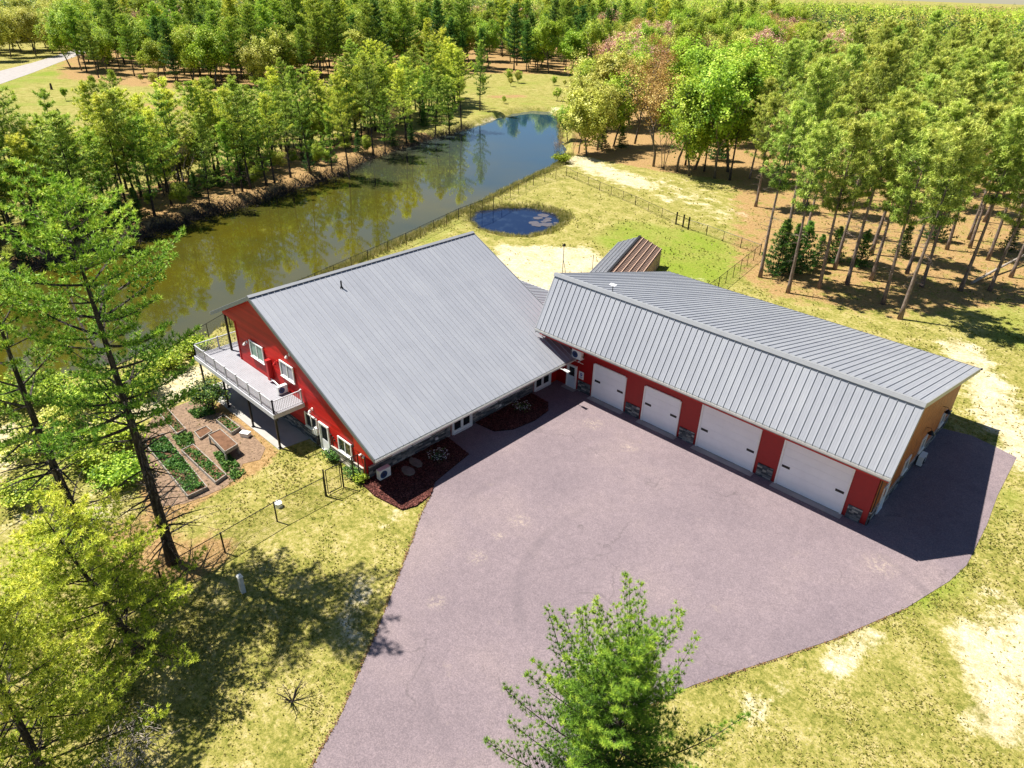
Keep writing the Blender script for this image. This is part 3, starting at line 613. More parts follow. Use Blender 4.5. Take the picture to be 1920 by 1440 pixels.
mb = MB(); mb.box(-47.02, -46.84, -19.2, .4, 6.12, 6.34); mb.build('porch_beam', M['dark'], house)
for y in (-18.3, -13.0, -9.5, -3.6):                   # utility boxes / meters low on the front wall
    pass
mb = MB(); HG.box(mb, -34.95, -34.6, 1.0, 1.6, .05, .22); HG.box(mb, -35.3, -35.0, .9, 1.3, .06, .2); mb.build('meter_box', M['white'], house)
mb = MB(); HG.box(mb, -34.85, -34.75, .1, 1.0, .1, .16); mb.tube([HG.p(-34.7, 1.0, .12), HG.p(-34.7, .1, .3)], [.03, .03], 6); HG.box(mb, -34.7, -34.5, .3, .8, .1, .22); mb.build('conduit', M['dark'], house)
mb = MB()
for u, z in ((-33.0, 1.75), (-32.75, 1.65), (-32.6, 1.5)): HG.box(mb, u-.04, u+.04, z, z+.12, .03, .12)
HG.box(mb, -33.0, -32.95, .9, 1.75, .03, .06); mb.build('hose_hook', M['dark'], house)
mb = MB(); HF.box(mb, -13.4, -13.15, .45, .6, .1, .2); HF.box(mb, -6.95, -6.75, .45, .6, .1, .2); mb.build('outlet_cover', M['white'], house)
tagl = thing('flood_light', 'white arm flood light sticking out from the house eave beside the entry', 'light', (-27.03, -2.4, 2.98))
mb = MB(); mb.tube([(0, 0, -.1), (.45, -.05, 0)], [.03, .03], 6); link('arm', mb.mesh('arm', M['white']), tagl)
mb = MB(); mb.hexa([(.4, -.14, -.03), (.95, -.2, -.03), (.95, .06, -.03), (.4, .04, -.03), (.4, -.14, .04), (.95, -.2, .04), (.95, .06, .04), (.4, .04, .04)]); link('lamp_head', mb.mesh('lamp_head', M['white']), tagl)
cam_t = thing('security_light', 'small white twin spot light on the house corner above the stone', 'light', (-29.1, -19.42, 2.25))
for dx in (-.12, .12): mb = MB(); mb.tube([(dx, 0, 0), (dx*1.6, -.18, -.1)], [.05, .08], 8); link('spot', mb.mesh('spot', M['white']), cam_t)
mb = MB(); mb.box(-.16, .16, -.02, .06, -.05, .06); link('mount', mb.mesh('mount', M['white']), cam_t)

# ------------------------------------------------------------------ deck
deck = thing('deck', 'raised grey deck with white railing wrapped round the house gable', 'deck', (-42, -20.5, 0)); DZ = 3.0
mb = MB(); y = -21.6
while y < -19.32:
    mb.box(-47.88, -36.12, y, y+.135, DZ-.04, DZ); y += .145
y = -19.28
while y < .7:
    mb.box(-47.88, -45.07, y, y+.135, DZ-.04, DZ-.001); y += .145
mb.build('deck_boards', M['deckwood'], deck, stuff=True)
mb = MB(); mb.box(-47.94, -36.06, -21.68, -21.62, DZ-.32, DZ+.02); mb.box(-36.10, -36.04, -21.62, -19.3, DZ-.32, DZ+.02); mb.box(-47.96, -47.9, -21.62, .7, DZ-.32, DZ+.02); mb.build('rim_board', M['rail'], deck)
mb = MB(); x = -47.5
while x < -36.2: mb.box(x, x+.05, -21.6, -19.3, DZ-.29, DZ-.045); x += .45
mb.box(-47.9, -36.1, -21.5, -21.36, DZ-.55, DZ-.3); mb.box(-47.8, -47.66, -21.3, .6, DZ-.55, DZ-.3); mb.build('joists', M['dark'], deck)
for x, y in ((-36.4, -21.43), (-40.15, -21.43), (-43.93, -21.43), (-47.73, -21.43), (-47.73, -14.5), (-47.73, -7.5), (-47.73, -.2)):
    mb = MB(); mb.box(x-.06, x+.06, y-.06, y+.06, .05, DZ-.55); mb.box(x-.12, x+.12, y-.12, y+.12, .02, .07); mb.build('support_post', M['black'], deck)
def railing(a, b_, posts, h=1.0, dark=False):
    a = Vector(a); b_ = Vector(b_); L = (b_-a).length; d = (b_-a)/L
    for k in range(posts+1):
        p = a+d*(L*k/posts); mb = MB(); mb.box(p.x-.045, p.x+.045, p.y-.045, p.y+.045, DZ, DZ+h+.06); mb.box(p.x-.06, p.x+.06, p.y-.06, p.y+.06, DZ+h+.06, DZ+h+.09); mb.build('rail_post', M['rail'], deck)
    mb = MB(); z = Vector((0, 0, DZ)); mb.bar(a+z+Vector((0, 0, h)), b_+z+Vector((0, 0, h)), .07, .05); mb.bar(a+z+Vector((0, 0, .1)), b_+z+Vector((0, 0, .1)), .05, .05); mb.build('handrail', M['rail'], deck)
    mb = MB(); k = int(L/.12)
    for i in range(1, k): p = a+d*(L*i/k); mb.box(p.x-.011, p.x+.011, p.y-.011, p.y+.011, DZ+.12, DZ+h-.03)
    mb.build('balusters', M['rail'], deck, stuff=True)
railing((-47.83, -21.56, 0), (-36.17, -21.56, 0), 7); railing((-36.17, -21.56, 0), (-36.17, -19.4, 0), 1); railing((-47.83, -21.56, 0), (-47.83, -14.0, 0), 4); railing((-47.83, -14, 0), (-47.83, .6, 0), 8)

# ------------------------------------------------------------------ garage
GX0, GX1 = -30.08, -3.22; GYF, GZF = -2.0, 5.20; GYR, GZR = .08, 9.17; GYB, GZB = 17.45, 4.80; GL = (-17, 8, 0)
gar = thing('garage', 'long grey roofed red garage with four white overhead doors', 'garage', GL)
WX0, WX1 = -29.75, -3.99; WYB = 17.0
prof = [(0, 0), (0, 4.55), (-1.35, 4.75), (GYR, GZR-.2), (WYB, GZB-.1), (WYB, 0)]
mb = MB()
mb.box(WX0, WX1-.002, .002, .25, 0, 4.7); mb.box(WX0, WX1-.002, WYB-.25, WYB, 0, 4.65)
for x, s in ((WX1-.25, 1), (WX0, -1)):
    pr = [(.002, 0), (.002, 4.9), (GYR+.02, GZR-.25), (WYB-.3, GZB+.0), (WYB-.001, GZB-.15), (WYB-.001, 0)]
    f1 = [(x, y, z) for y, z in pr]; f2 = [(x+.25-.002, y, z) for y, z in pr]; mb.face(f1[::-1]); mb.face(f2)
    for i in range(len(pr)): mb.face([f1[i], f1[(i+1) % len(pr)], f2[(i+1) % len(pr)], f2[i]])
mb.build('wall', M['red'], gar)
DOORS = [(-25.48, -22.464, 3.03), (-20.709, -17.667, 3.03), (-15.94, -11.59, 4.27), (-9.9, -5.53, 4.27)]
mb = MB()
for a, b_ in ((WX0, -28.2), (-27.1, -25.5), (-22.44, -20.73), (-17.65, -15.96), (-11.57, -9.92), (-5.51, -4.02)):
    q = clap(GF, [(a, .05), (b_, .05), (b_, 4.6), (a, 4.6)], .2, .012); i = len(mb.v); mb.v += q.v; mb.f += [tuple(k+i for k in f) for f in q.f]; mb.t += q.t
for a, b_, z in ((-28.2, -27.1, 2.2), (-25.5, -22.44, 3.12), (-20.73, -17.65, 3.12)):
    q = clap(GF, [(a, z), (b_, z), (b_, 4.6), (a, 4.6)], .2, .012); i = len(mb.v); mb.v += q.v; mb.f += [tuple(k+i for k in f) for f in q.f]; mb.t += q.t
M['red_shade'] = mat('shaded_red_siding', (.30, .003, .004), .5, var=.10)  # house red darkened: the garage front's shade put into the siding colour
mb.build('siding', M['red_shade'], gar, stuff=True)
# standing board and batten cladding on the end wall: every board a part
y = .02; k = 0
while y < WYB-.05:
    y1 = min(y+.58, WYB)
    def top(yy): return (4.95+(GZR-.3-4.95)*(yy/(GYR+.1))) if yy < GYR+.1 else GZR-.3-(yy-GYR)*(GZR-GZB)/(GYB-GYR)
    mb = MB(); pts = [(y+.03, 1.0), (y1-.03, 1.0), (y1-.03, top(y1)), (y+.03, top(y))]
    if y < GYR+.1 < y1: pts.insert(3, (GYR+.1, top(GYR+.1)))
    f1 = [GE.p(a, z, .06) for a, z in pts]; f0 = [GE.p(a, z, .0) for a, z in pts]; mb.face(f1); 
    for i in range(len(pts)): mb.face([f0[i], f0[(i+1) % len(pts)], f1[(i+1) % len(pts)], f1[i]])
    mb.build('board', M['red_bounce'], gar); k += 1; y = y1
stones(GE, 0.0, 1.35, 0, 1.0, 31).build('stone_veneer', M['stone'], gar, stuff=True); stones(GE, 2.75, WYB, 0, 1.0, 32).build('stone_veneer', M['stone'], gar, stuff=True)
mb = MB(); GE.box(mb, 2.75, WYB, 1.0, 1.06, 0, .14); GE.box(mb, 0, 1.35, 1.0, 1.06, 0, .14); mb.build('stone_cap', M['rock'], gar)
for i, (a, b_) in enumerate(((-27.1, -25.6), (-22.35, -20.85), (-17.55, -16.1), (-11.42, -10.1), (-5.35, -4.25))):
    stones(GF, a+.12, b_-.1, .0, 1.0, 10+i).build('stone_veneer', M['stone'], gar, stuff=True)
for i, (a, b_, z) in enumerate(DOORS):
    mb = MB(); GF.box(mb, a-.06, a+.06, .05, z, .01, .10); GF.box(mb, b_-.06, b_+.06, .05, z, .01, .10); GF.box(mb, a+.06, b_-.06, z-.04, z+.08, .01, .10)
    fr = mb.build('overhead_door', M['trim'], gar, label=('smaller overhead door', 'smaller overhead door', 'tall overhead door', 'tall overhead door')[i])
    ns = 5 if z < 3.5 else 7; h = (z-.12)/ns
    for s in range(ns): mb = MB(); GF.box(mb, a+.061, b_-.061, .07+s*h, .07+(s+1)*h-.008, .012, .045); mb.build('door_section', M['door'], fr)
    for u in (a+.42, b_-.42):
        mb = MB(); GF.box(mb, u-.27, u+.27, 1.52, 1.70, .047, .06); mb.build('vent_slot', M['black'], fr)
    mb = MB(); GF.box(mb, a+.061, b_-.061, .04, .068, .012, .06); mb.build('bottom_seal', M['dark'], fr)
man_door(gar, GF, -28.165, -27.146, 2.12, 'doorblue', 1.1, label='pale blue glazed entry door at the inner corner')
man_door(gar, GE, 1.5, 2.6, 2.12, 'doorblue', 1.1)
for a, b_ in ((5.4, 6.5), (8.9, 10.0), (13.5, 14.6)): window(gar, GE, a, b_, 1.1, 2.2, 1, 'glass')
for y, z in ((12.35, 3.1), (8.55, 3.1)):               # round black gooseneck lamps on the end wall
    mb = MB(); mb.tube([GE.p(y, z+.3, .04), GE.p(y, z+.35, .35), GE.p(y, z+.15, .45)], [.02]*3, 6); mb.tube([GE.p(y, z+.18, .45), GE.p(y, z-.05, .45)], [.06, .24], 14); mb.build('barn_light', M['black'], gar)
dn = Vector((0, GYF-GYR, GZF-GZR)); LFg = dn.length
roof_slope(gar, (GX0, GYR, GZR), (1, 0, 0), dn, GX1-GX0, LFg, parentloc=GL)
dnb = Vector((0, GYB-GYR, GZB-GZR)); LBg = dnb.length
roof_slope(gar, (GX0, GYR, GZR), (1, 0, 0), dnb, GX1-GX0, LBg, parentloc=GL)
mb = MB()
def slabx(ya, za, yb, zb, x0, x1, dz0, dz1, m=mb): m.hexa([(x0, ya, za+dz0), (x1, ya, za+dz0), (x1, yb, zb+dz0), (x0, yb, zb+dz0), (x0, ya, za+dz1), (x1, ya, za+dz1), (x1, yb, zb+dz1), (x0, yb, zb+dz1)])
slabx(GYR, GZR, GYF+.03, GZF+.03, GX0+.06, GX1-.06, -.36, -.09); slabx(GYR, GZR, GYB-.03, GZB, GX0+.06, GX1-.06, -.22, -.045); mb.build('roof_deck', M['soffit'], gar)
mb = MB()
for xa, xb in ((GX0-.03, GX0+.05), (GX1-.05, GX1+.03)):
    mb = MB(); slabx(GYR, GZR, GYF, GZF, xa, xb, -.42, .05, mb); slabx(GYR+.001, GZR, GYB, GZB, xa, xb, -.26, .05, mb); mb.build('rake_trim', M['cap'], gar)
mb = MB(); slabx(GYR-.10, GZR+.10, GYR+.26, GZR+.08-.26*(GZR-GZB)/(GYB-GYR), GX0-.04, GX1+.04, 0, .02, mb); slabx(GYR-.101, GZR+.10, GYR-.20, GZR-.13, GX0-.04, GX1+.04, 0, .02, mb); mb.build('ridge_cap', M['cap'], gar)
mb = MB(); mb.box(WX0, WX1, -1.55, -.02, 4.50, 4.56); mb.box(GX0+.05, GX1-.05, -1.56, -1.52, 4.55, 4.86); mb.build('soffit', M['red'], gar)
mb = MB(); mb.box(GX0, GX1, GYF-.13, GYF-.01, GZF-.16, GZF-.135); mb.box(GX0, GX1, GYF-.145, GYF-.125, GZF-.16, GZF-.02); mb.box(GX0, GX1, GYF-.02, GYF, GZF-.2, GZF-.03); mb.build('gutter', M['gutter'], gar)
mb = MB(); mb.box(GX0, GX1, GYB+.01, GYB+.13, GZB-.16, GZB-.03); mb.tube([(GX1-.05, GYB+.07, GZB-.05), (GX1+.12, GYB+.07, GZB-.05)], [.09, .09], 8); mb.build('gutter', M['dark'], gar)
mb = MB(); mb.tube([GE.p(.12, 4.5, .08), GE.p(.12, .1, .08)], [.045, .045], 6); mb.build('downspout', M['dark'], gar)
for u in (-26.0+.75, -19.1, -13.6, -7.3):              # slim lights under the front eave
    mb = MB(); mb.box(u-.16, u+.16, -1.75, -1.66, GZF-.3, GZF-.2); mb.box(u-.03, u+.03, -1.68, -1.55, GZF-.24, GZF-.2); mb.build('eave_light', M['white'], gar)
dish = thing('roof_antenna', 'small grey flat antenna on a short mast near the garage ridge', 'antenna', (-24.85, GYR+.35, GZR-.05))
mb = MB(); mb.tube([(0, 0, 0), (0, 0, .55)], [.03, .03], 6); link('mast', mb.mesh('mast', M['dark']), dish)
mb = MB(); mb.hexa([(-.28, -.14, .5), (.28, -.16, .52), (.28, .12, .60), (-.28, .12, .58), (-.28, -.14, .54), (.28, -.16, .56), (.28, .12, .64), (-.28, .12, .62)]); link('panel', mb.mesh('panel', M['rail']), dish)
sign = thing('door_sign', 'white sign with a blue emblem between the entry door and the first overhead door', 'sign', (-26.67, -.06, 1.52))
mb = MB(); mb.box(-.24, .24, -.03, 0, -.33, .33); link('sign_board', mb.mesh('sign_board', M['white']), sign)
mb = MB()                                              # blue flower-like emblem and two bars of print
for k in range(6):
    a = math.pi*k/3; c0 = Vector((.09*math.cos(a), -.034, .09+.09*math.sin(a))); mb.face([c0+Vector((.05*math.cos(q*math.pi/4), 0, .05*math.sin(q*math.pi/4))) for q in range(8)])
mb.face([(-.03, -.036, .06), (.03, -.036, .06), (.03, -.036, -.1), (-.03, -.036, -.1)]); mb.face([(-.15, -.034, -.14), (.15, -.034, -.14), (.15, -.034, -.18), (-.15, -.034, -.18)]); mb.face([(-.12, -.034, -.22), (.12, -.034, -.22), (.12, -.034, -.25), (-.12, -.034, -.25)])
link('emblem', mb.mesh('emblem', M['sign_blue']), sign)

# ------------------------------------------------------------------ link between the two buildings
lk = thing('link_building', 'low grey roofed link between the house and the garage', 'building', (-37, 4.5, 0)); KL = (-37, 4.5, 0); kt = .25
roof_slope(lk, (-44.0, .78, 5.05-.78*kt), (1, 0, 0), (0, 1, -kt), 13.8, 7.9*math.hypot(1, kt), parentloc=KL)
mb = MB(); mb.hexa([(-44, .8, 4.62), (-30.2, .8, 4.62), (-30.2, 8.6, 2.67), (-44, 8.6, 2.67), (-44, .8, 4.80), (-30.2, .8, 4.80), (-30.2, 8.6, 2.85), (-44, 8.6, 2.85)]); mb.build('roof_deck', M['soffit'], lk)
mb = MB(); mb.box(-43.7, -29.8, 7.9, 8.1, 0, 2.8); mb.box(-43.7, -43.5, .8, 7.9, 0, 2.8); mb.build('wall', M['red'], lk)
mb = MB(); mb.box(-44, -30.2, 8.68, 8.8, 2.78, 2.92); mb.build('gutter', M['gutter'], lk)

# ------------------------------------------------------------------ heat pumps
ac_unit((-28.55, -18.35, .1), R(90), 'white heat pump standing on the ground at the front corner of the house')
a2 = ac_unit((-38.2, -19.72, DZ), R(90), 'white heat pump standing on the raised deck'); a2.scale = (.8, .8, .85)
a3 = ac_unit((-26.95, -.42, 3.05), 0, 'white heat pump bracketed high on the garage wall over the entry door')
mb = MB()
for x in (-.35, .35): mb.bar((x, .4, -.02), (x, -.35, -.02), .05); mb.bar((x, .38, -.5), (x, -.3, -.04), .04)
link('bracket', mb.mesh('bracket', M['white']), a3)
ac_unit((-3.62, 9.4, .05), R(90), 'grey white heat pump beside the garage end wall')

# ------------------------------------------------------------------ open-sided shed behind the garage
ang = math.atan2(-.937, .350); shed = thing('poultry_shed', 'open sided timber shed with a gabled lattice roof in the sandy back yard', 'shed', (-41.1, 28.75, 0), ang)
SLn, HW, ZR_, ZE_ = 14.5, 2.65, 3.2, 2.05; tn = (ZR_-ZE_)/HW
def sadd(name, mb, m, **k): return link(name, mb.mesh(name, M[m]), shed, **k)
for s, m in ((-1, 'shed_pale'), (1, 'lath')):
    if m == 'shed_pale': M['shed_pale'] = mat('pale_sheet_roof', (.19, .19, .215), .6, var=.25, scale=3)
    mb = MB(); mb.hexa([(0, 0, ZR_-.09), (SLn, 0, ZR_-.09), (SLn, s*HW, ZE_-.09), (0, s*HW, ZE_-.09), (0, 0, ZR_-.06), (SLn, 0, ZR_-.06), (SLn, s*HW, ZE_-.06), (0, s*HW, ZE_-.06)]); sadd('roof_sheet', mb, m)
    n = 30
    for i in range(n+1):
        x = SLn*i/n+.001; mb = MB(); mb.bar((x, s*.04, ZR_-.03-.04*tn), (x, s*(HW+.06), ZE_-.03-.06*tn), .07, .05, tint=None); sadd('rafter', mb, 'lath' if s > 0 else 'alu')
    for k in range(5):
        y = (.32+.56*k); mb = MB(); mb.bar((-.1, s*y, ZR_+.02-y*tn), (SLn+.1, s*y, ZR_+.02-y*tn), .07, .05); sadd('purlin', mb, 'rafter' if s > 0 else 'alu')
mb = MB(); mb.bar((-.15, -.1, ZR_+.03), (SLn+.15, -.1, ZR_+.03), .28, .04); sadd('ridge_cap', mb, 'dark')
for s in (-1, 1):
    for k in range(6): mb = MB(); x = .08+k*(SLn-.16)/5; mb.box(x-.07, x+.07, s*(HW-.1)-.07, s*(HW-.1)+.07, 0, ZE_-.1+.1*tn); sadd('post', mb, 'bedwood')
for k in range(7): mb = MB(); mb.box(.1, SLn-.1, HW-.03, HW, .15+k*.25, .33+k*.25); sadd('wall_board', mb, 'rafter')
mb = MB(); mb.face([(-.02, -HW+.1, ZE_), (-.02, 0, ZR_-.12), (-.02, HW-.1, ZE_)]); mb.box(-.03, 0, -HW+.1, HW-.1, .1, ZE_); sadd('end_wall', mb, 'lath')

# ------------------------------------------------------------------ fences
def fence(name, label, pts, h=1.5, sp=3.0, thick=(), z0=0.):
    t = thing(name, label, 'fence', (pts[0][0], pts[0][1], 0)); rail = MB(); me = MB(); idx = 0
    for (ax, ay), (bx, by) in zip(pts, pts[1:]):
        L = math.hypot(bx-ax, by-ay); n = max(1, round(L/sp))
        for k in range(n+(1 if (bx, by) == pts[-1] else 0)):
            x, y = ax+(bx-ax)*k/n, ay+(by-ay)*k/n; r = .035 if k else .05; r = .08 if idx in thick else r; g = min(ground_z(x, y), 0)
            mb = MB(); mb.tube([(x, y, g-.2), (x, y, h+(.12 if idx in thick else .03))], [r, r], 8); mb.build('fence_post', M['black'], t); idx += 1
        rail.tube([(ax, ay, h), (bx, by, h)], [.028, .028], 6); rail.tube([(ax, ay, .06), (bx, by, .06)], [.008, .008], 4)
        d = Vector((bx-ax, by-ay, 0))/L; s = .13; H = h-.06
        k = -int(H/s)
        while k*s < L:
            for sg in (1, -1):
                u0 = k*s; u1 = u0+H; za, zb = (.06, h) if sg > 0 else (h, .06)
                c0 = max(0, -u0); c1 = min(H, L-u0)
                if c1 > c0:
                    f0, f1 = c0/H, c1/H; p = Vector((ax, ay, za+(zb-za)*f0))+d*(u0+c0); q = Vector((ax, ay, za+(zb-za)*f1))+d*(u0+c1)
                    o_ = Vector((0, 0, .0045)); me.face([p-o_, q-o_, q+o_, p+o_])
            k += 1
    rail.build('top_rail', M['black'], t); me.build('chain_link', M['black'], t, stuff=True); return t
FP = [at2(*p) for p in [(350, 662), (432, 612)]]+[(-62.4, 5.0), (-64.39, 12.2), (-67.99, 24.28), (-69.3, 32.35), (-73.74, 46.0)]+[at2(1062, 330)]
fence('chain_link_fence', 'black chain link fence running along the near bank of the pond', FP, 1.55)
FP2 = [at2(1062, 330)]+[at2(*p) for p in [(1124, 357), (1191, 385), (1267, 421)]]
fence('chain_link_fence', 'black chain link fence between lawn and sandy clearing, pondward of the thick posts', FP2, 1.35)
FP3 = [at2(*p) for p in [(1290, 430.6), (1324, 441.6), (1388, 465), (1424, 479)]]
fence('chain_link_fence', 'black chain link fence from the three thick posts to the corner by the tall pines', FP3, 1.35)
g3 = thing('field_gate', 'chain link gate hung between thick black posts at the clearing', 'gate', (*at2(1280, 426), 0)); a, b_, c_ = (Vector((*at2(*p), 0)) for p in ((1267, 421), (1280, 426), (1290, 430.6)))
for p in (a, b_, c_): mb = MB(); mb.tube([p+Vector((0, 0, -.2)), p+Vector((0, 0, 1.75))], [.11, .11], 8); mb.build('gate_post', M['black'], g3)
mb = MB()
for p, q in ((a, b_), (b_, c_)):
    for z in (.15, 1.35): mb.bar(p+Vector((0, 0, z)), q+Vector((0, 0, z)), .05)
mb.build('gate_frame', M['black'], g3)
FP4 = [at2(1424, 479), (-30.0, 28.06), (-29.4, 22.5)]
fence('chain_link_fence', 'black chain link fence slanting from the corner by the tall pines down behind the garage', FP4, 1.5, 2.4)
FP5 = [(-29.7, -22.1), (-29.71, -25.52), (-29.4, -29.0), (-29.1, -32.6), (-28.7, -36.2), (-28.3, -40)]
fence('chain_link_fence', 'thin black chain link fence crossing the dry lawn left of the driveway', FP5, 1.5, 3.6)
gt = thing('garden_gate', 'black framed gate standing in the lawn near the house corner', 'gate', (-29.7, -21.4, 0))
for y in (-22.05, -20.75): mb = MB(); mb.tube([(-29.7, y, -.1), (-29.7, y, 2.1)], [.055, .055], 8); mb.build('gate_post', M['black'], gt)
mb = MB()
for y in (-21.9, -20.9): mb.bar((-29.7, y, .12), (-29.7, y, 1.95), .045)
for z in (.12, 1.05, 1.95): mb.bar((-29.7, -21.9, z), (-29.7, -20.9, z), .045 if z != 1.05 else .02)
mb.build('gate_frame', M['black'], gt)
mb = MB(); k = 0
while k < 26:
    for sg in (1, -1):
        z = .12+k*.1-.9; y0, y1 = (-21.9, -20.9) if sg > 0 else (-20.9, -21.9); f0 = max(0, (.12-z)/1.0); f1 = min(1, (1.95-z)/1.0)
        if f1 > f0: p = Vector((-29.7, y0+(y1-y0)*f0, z+f0)); q = Vector((-29.7, y0+(y1-y0)*f1, z+f1)); o_ = Vector((0, 0, .004)); mb.face([p-o_, q-o_, q+o_, p+o_])
    k += 1
mb.build('chain_link', M['black'], gt, stuff=True)
fs = thing('chain_link_fence', 'short black fence piece joining the lawn gate to the house corner', 'fence', (-29.7, -20.2, 0))
for y in (-19.95, -19.5): mb = MB(); mb.tube([(-29.68, y, -.1), (-29.68, y, 2.0)], [.045, .045], 8); mb.build('fence_post', M['black'], fs)
mb = MB(); mb.tube([(-29.7, -20.75, 2.0), (-29.68, -19.5, 1.95)], [.03, .03], 6); mb.build('top_rail', M['black'], fs)

# ------------------------------------------------------------------ garden
M['garden_mulch'] = mat('brown_wood_mulch', (.23, .155, .105), .95, var=.45, scale=5, bscale=22, bst=.9, spec=.1)
sheet('garden_mulch', [at2(*p) for p in [(262, 880), (250, 830), (290, 780), (330, 762), (370, 748), (405, 770), (450, 795), (470, 812), (498, 840), (488, 862), (455, 870), (440, 900), (420, 915), (385, 930), (345, 945), (300, 950)]], .02, M['garden_mulch'], .1)
def leafpatch(name, poly, n, zb, hgt, m, size=.09, stuffit=True, parent=None, seed=1):
    r = np.random.default_rng(seed); xs = r.uniform(min(p[0] for p in poly), max(p[0] for p in poly), n*3); ys = r.uniform(min(p[1] for p in poly), max(p[1] for p in poly), n*3)
    k = inpoly(xs, ys, poly); xs = xs[k][:n]; ys = ys[k][:n]; n = len(xs)
    cxy = np.array([(r.uniform(min(p[0] for p in poly), max(p[0] for p in poly)), r.uniform(min(p[1] for p in poly), max(p[1] for p in poly))) for _ in range(90)]); pick = r.integers(0, 90, n); jit = r.normal(size=(n, 2))*.17
    xs = cxy[pick, 0]+jit[:, 0]; ys = cxy[pick, 1]+jit[:, 1]; kk = inpoly(xs, ys, poly); xs = xs[kk]; ys = ys[kk]; jit = jit[kk]; pick = pick[kk]; n = len(xs)
    lump = np.clip(1-np.hypot(jit[:, 0], jit[:, 1])/.4, 0, 1)*(.4+.6*((pick*37 % 11)/10)); c = np.stack([xs, ys, zb+hgt*(.2+.8*lump)*r.random(n)], -1)
    a = unit(r.normal(size=(n, 3))*[1, 1, .5]); b_ = unit(np.cross(a, unit(r.normal(size=(n, 3))))); L = size*(.6+r.random(n))[:, None]
    V = np.stack([c-a*L, c+b_*L*.6, c+a*L, c-b_*L*.6], 1).reshape(-1, 3)
    return link(name, tri_mesh(name, V, np.clip(r.random(n)*.7+.3*lump, 0, 1), M[m], 4), parent, stuff=stuffit)
def bed(label, quad, h, zq=None, crop=None, n=900, legs=False, soil=True, seed=1):
    Q = [at2(*p, h if zq is None else zq) for p in quad]; cx, cy = np.mean(Q, 0); t = thing('raised_bed', label, 'garden bed', (cx, cy, 0)); Q = [Vector((x, y, 0)) for x, y in Q]
    z0 = h-.28 if legs else -.02
    for i in range(4):
        a, b_ = Q[i], Q[(i+1) % 4]
        nb = 2 if legs else max(1, round(h/.16))
        for k in range(nb): mb = MB(); za = z0+(h-z0)*k/nb; zb = z0+(h-z0)*(k+1)/nb-.008; mb.bar(a+Vector((0, 0, (za+zb)/2)), b_+Vector((0, 0, (za+zb)/2)), .05, zb-za); mb.build('side_board', M['bedwood'], t)
    mb = MB(); mb.face([(p.x*.98+cx*.02, p.y*.98+cy*.02, h-.06) for p in Q]); mb.build('soil', M['soil'], t)
    if legs:
        for p in Q: mb = MB(); mb.box(p.x-.05, p.x+.05, p.y-.05, p.y+.05, 0, h-.28); mb.build('leg', M['bedwood'], t)
    if crop:
        pl = [(p.x*.93+cx*.07, p.y*.93+cy*.07) for p in Q]; o = leafpatch('crop', pl, n, h-.06, crop, 'crop', .07, seed=seed); o.parent = t; o.location = (-cx, -cy, 0); o['label'] = 'leafy green garden plants'
    return t
bed('long raised bed full of leafy plants, nearest the tall pine trunk', [(352, 929), (388, 912), (306, 812), (268, 826)], .3, crop=.38, n=5200, seed=2)
bed('long narrow raised bed with a few rows of green, left of the tall planter', [(404, 903), (424, 889), (362, 832), (340, 843)], .28, crop=.16, n=900, seed=3)
bed('tall planter on legs filled with brown soil', [(391, 814), (413, 804), (445, 832), (421.5, 846)], .85, legs=True)
bed('small low square bed of bare soil behind the tall planter', [(364.6, 808.4), (386.5, 798), (397, 807), (375, 821.5)], .2)
bed('raised bed beside the patio with bare soil and sprouts', [(405, 786), (420, 777), (450, 800), (434, 810)], .3, crop=.1, n=300, seed=5)
bed('long weathered bed at the back of the garden under the pine boughs', [(297, 772), (313, 764), (348, 803), (332, 812)], .25, crop=.1, n=400, seed=6)
o = leafpatch('garden_weeds', [at2(*p) for p in [(400, 850), (425, 848), (460, 885), (440, 905), (418, 880)]], 2600, .0, .3, 'crop', .08, seed=7); o['label'] = 'bright green weeds and seedlings in front of the tall planter'
o = leafpatch('garden_weeds', [at2(*p) for p in [(322, 818), (360, 812), (368, 850), (345, 852)]], 2400, .0, .35, 'crop', .08, seed=8); o['label'] = 'dense green plants between two long beds'
o = leafpatch('garden_weeds', [at2(*p) for p in [(352, 772), (395, 760), (405, 776), (368, 786)]], 1500, .0, .3, 'crop', .08, seed=9); o['label'] = 'green patch of leaves at the back of the garden'
ck = thing('cooler_box', 'small white box lying on the mulch between garden and patio', 'box', (*at2(461, 818), 0), .5)
mb = MB(); mb.box(-.33, .33, -.2, .2, .02, .28); link('body', mb.mesh('body', M['white']), ck); mb = MB(); mb.box(-.35, .35, -.22, .22, .285, .36); link('lid', mb.mesh('lid', M['white']), ck)
pd = thing('utility_pedestal', 'pale grey utility pedestal leaning in the pine shade on the lawn', 'pedestal', (*at2(456, 1110), 0))
mb = MB(); mb.box(-.13, .13, -.11, .11, -.05, 1.15); link('post', mb.mesh('post', M['post']), pd); mb = MB(); mb.hexa([(-.16, -.14, 1.152), (.16, -.14, 1.152), (.16, .14, 1.152), (-.16, .14, 1.152), (-.10, -.08, 1.26), (.10, -.08, 1.26), (.10, .08, 1.26), (-.10, .08, 1.26)]); link('cap', mb.mesh('cap', M['white']), pd)
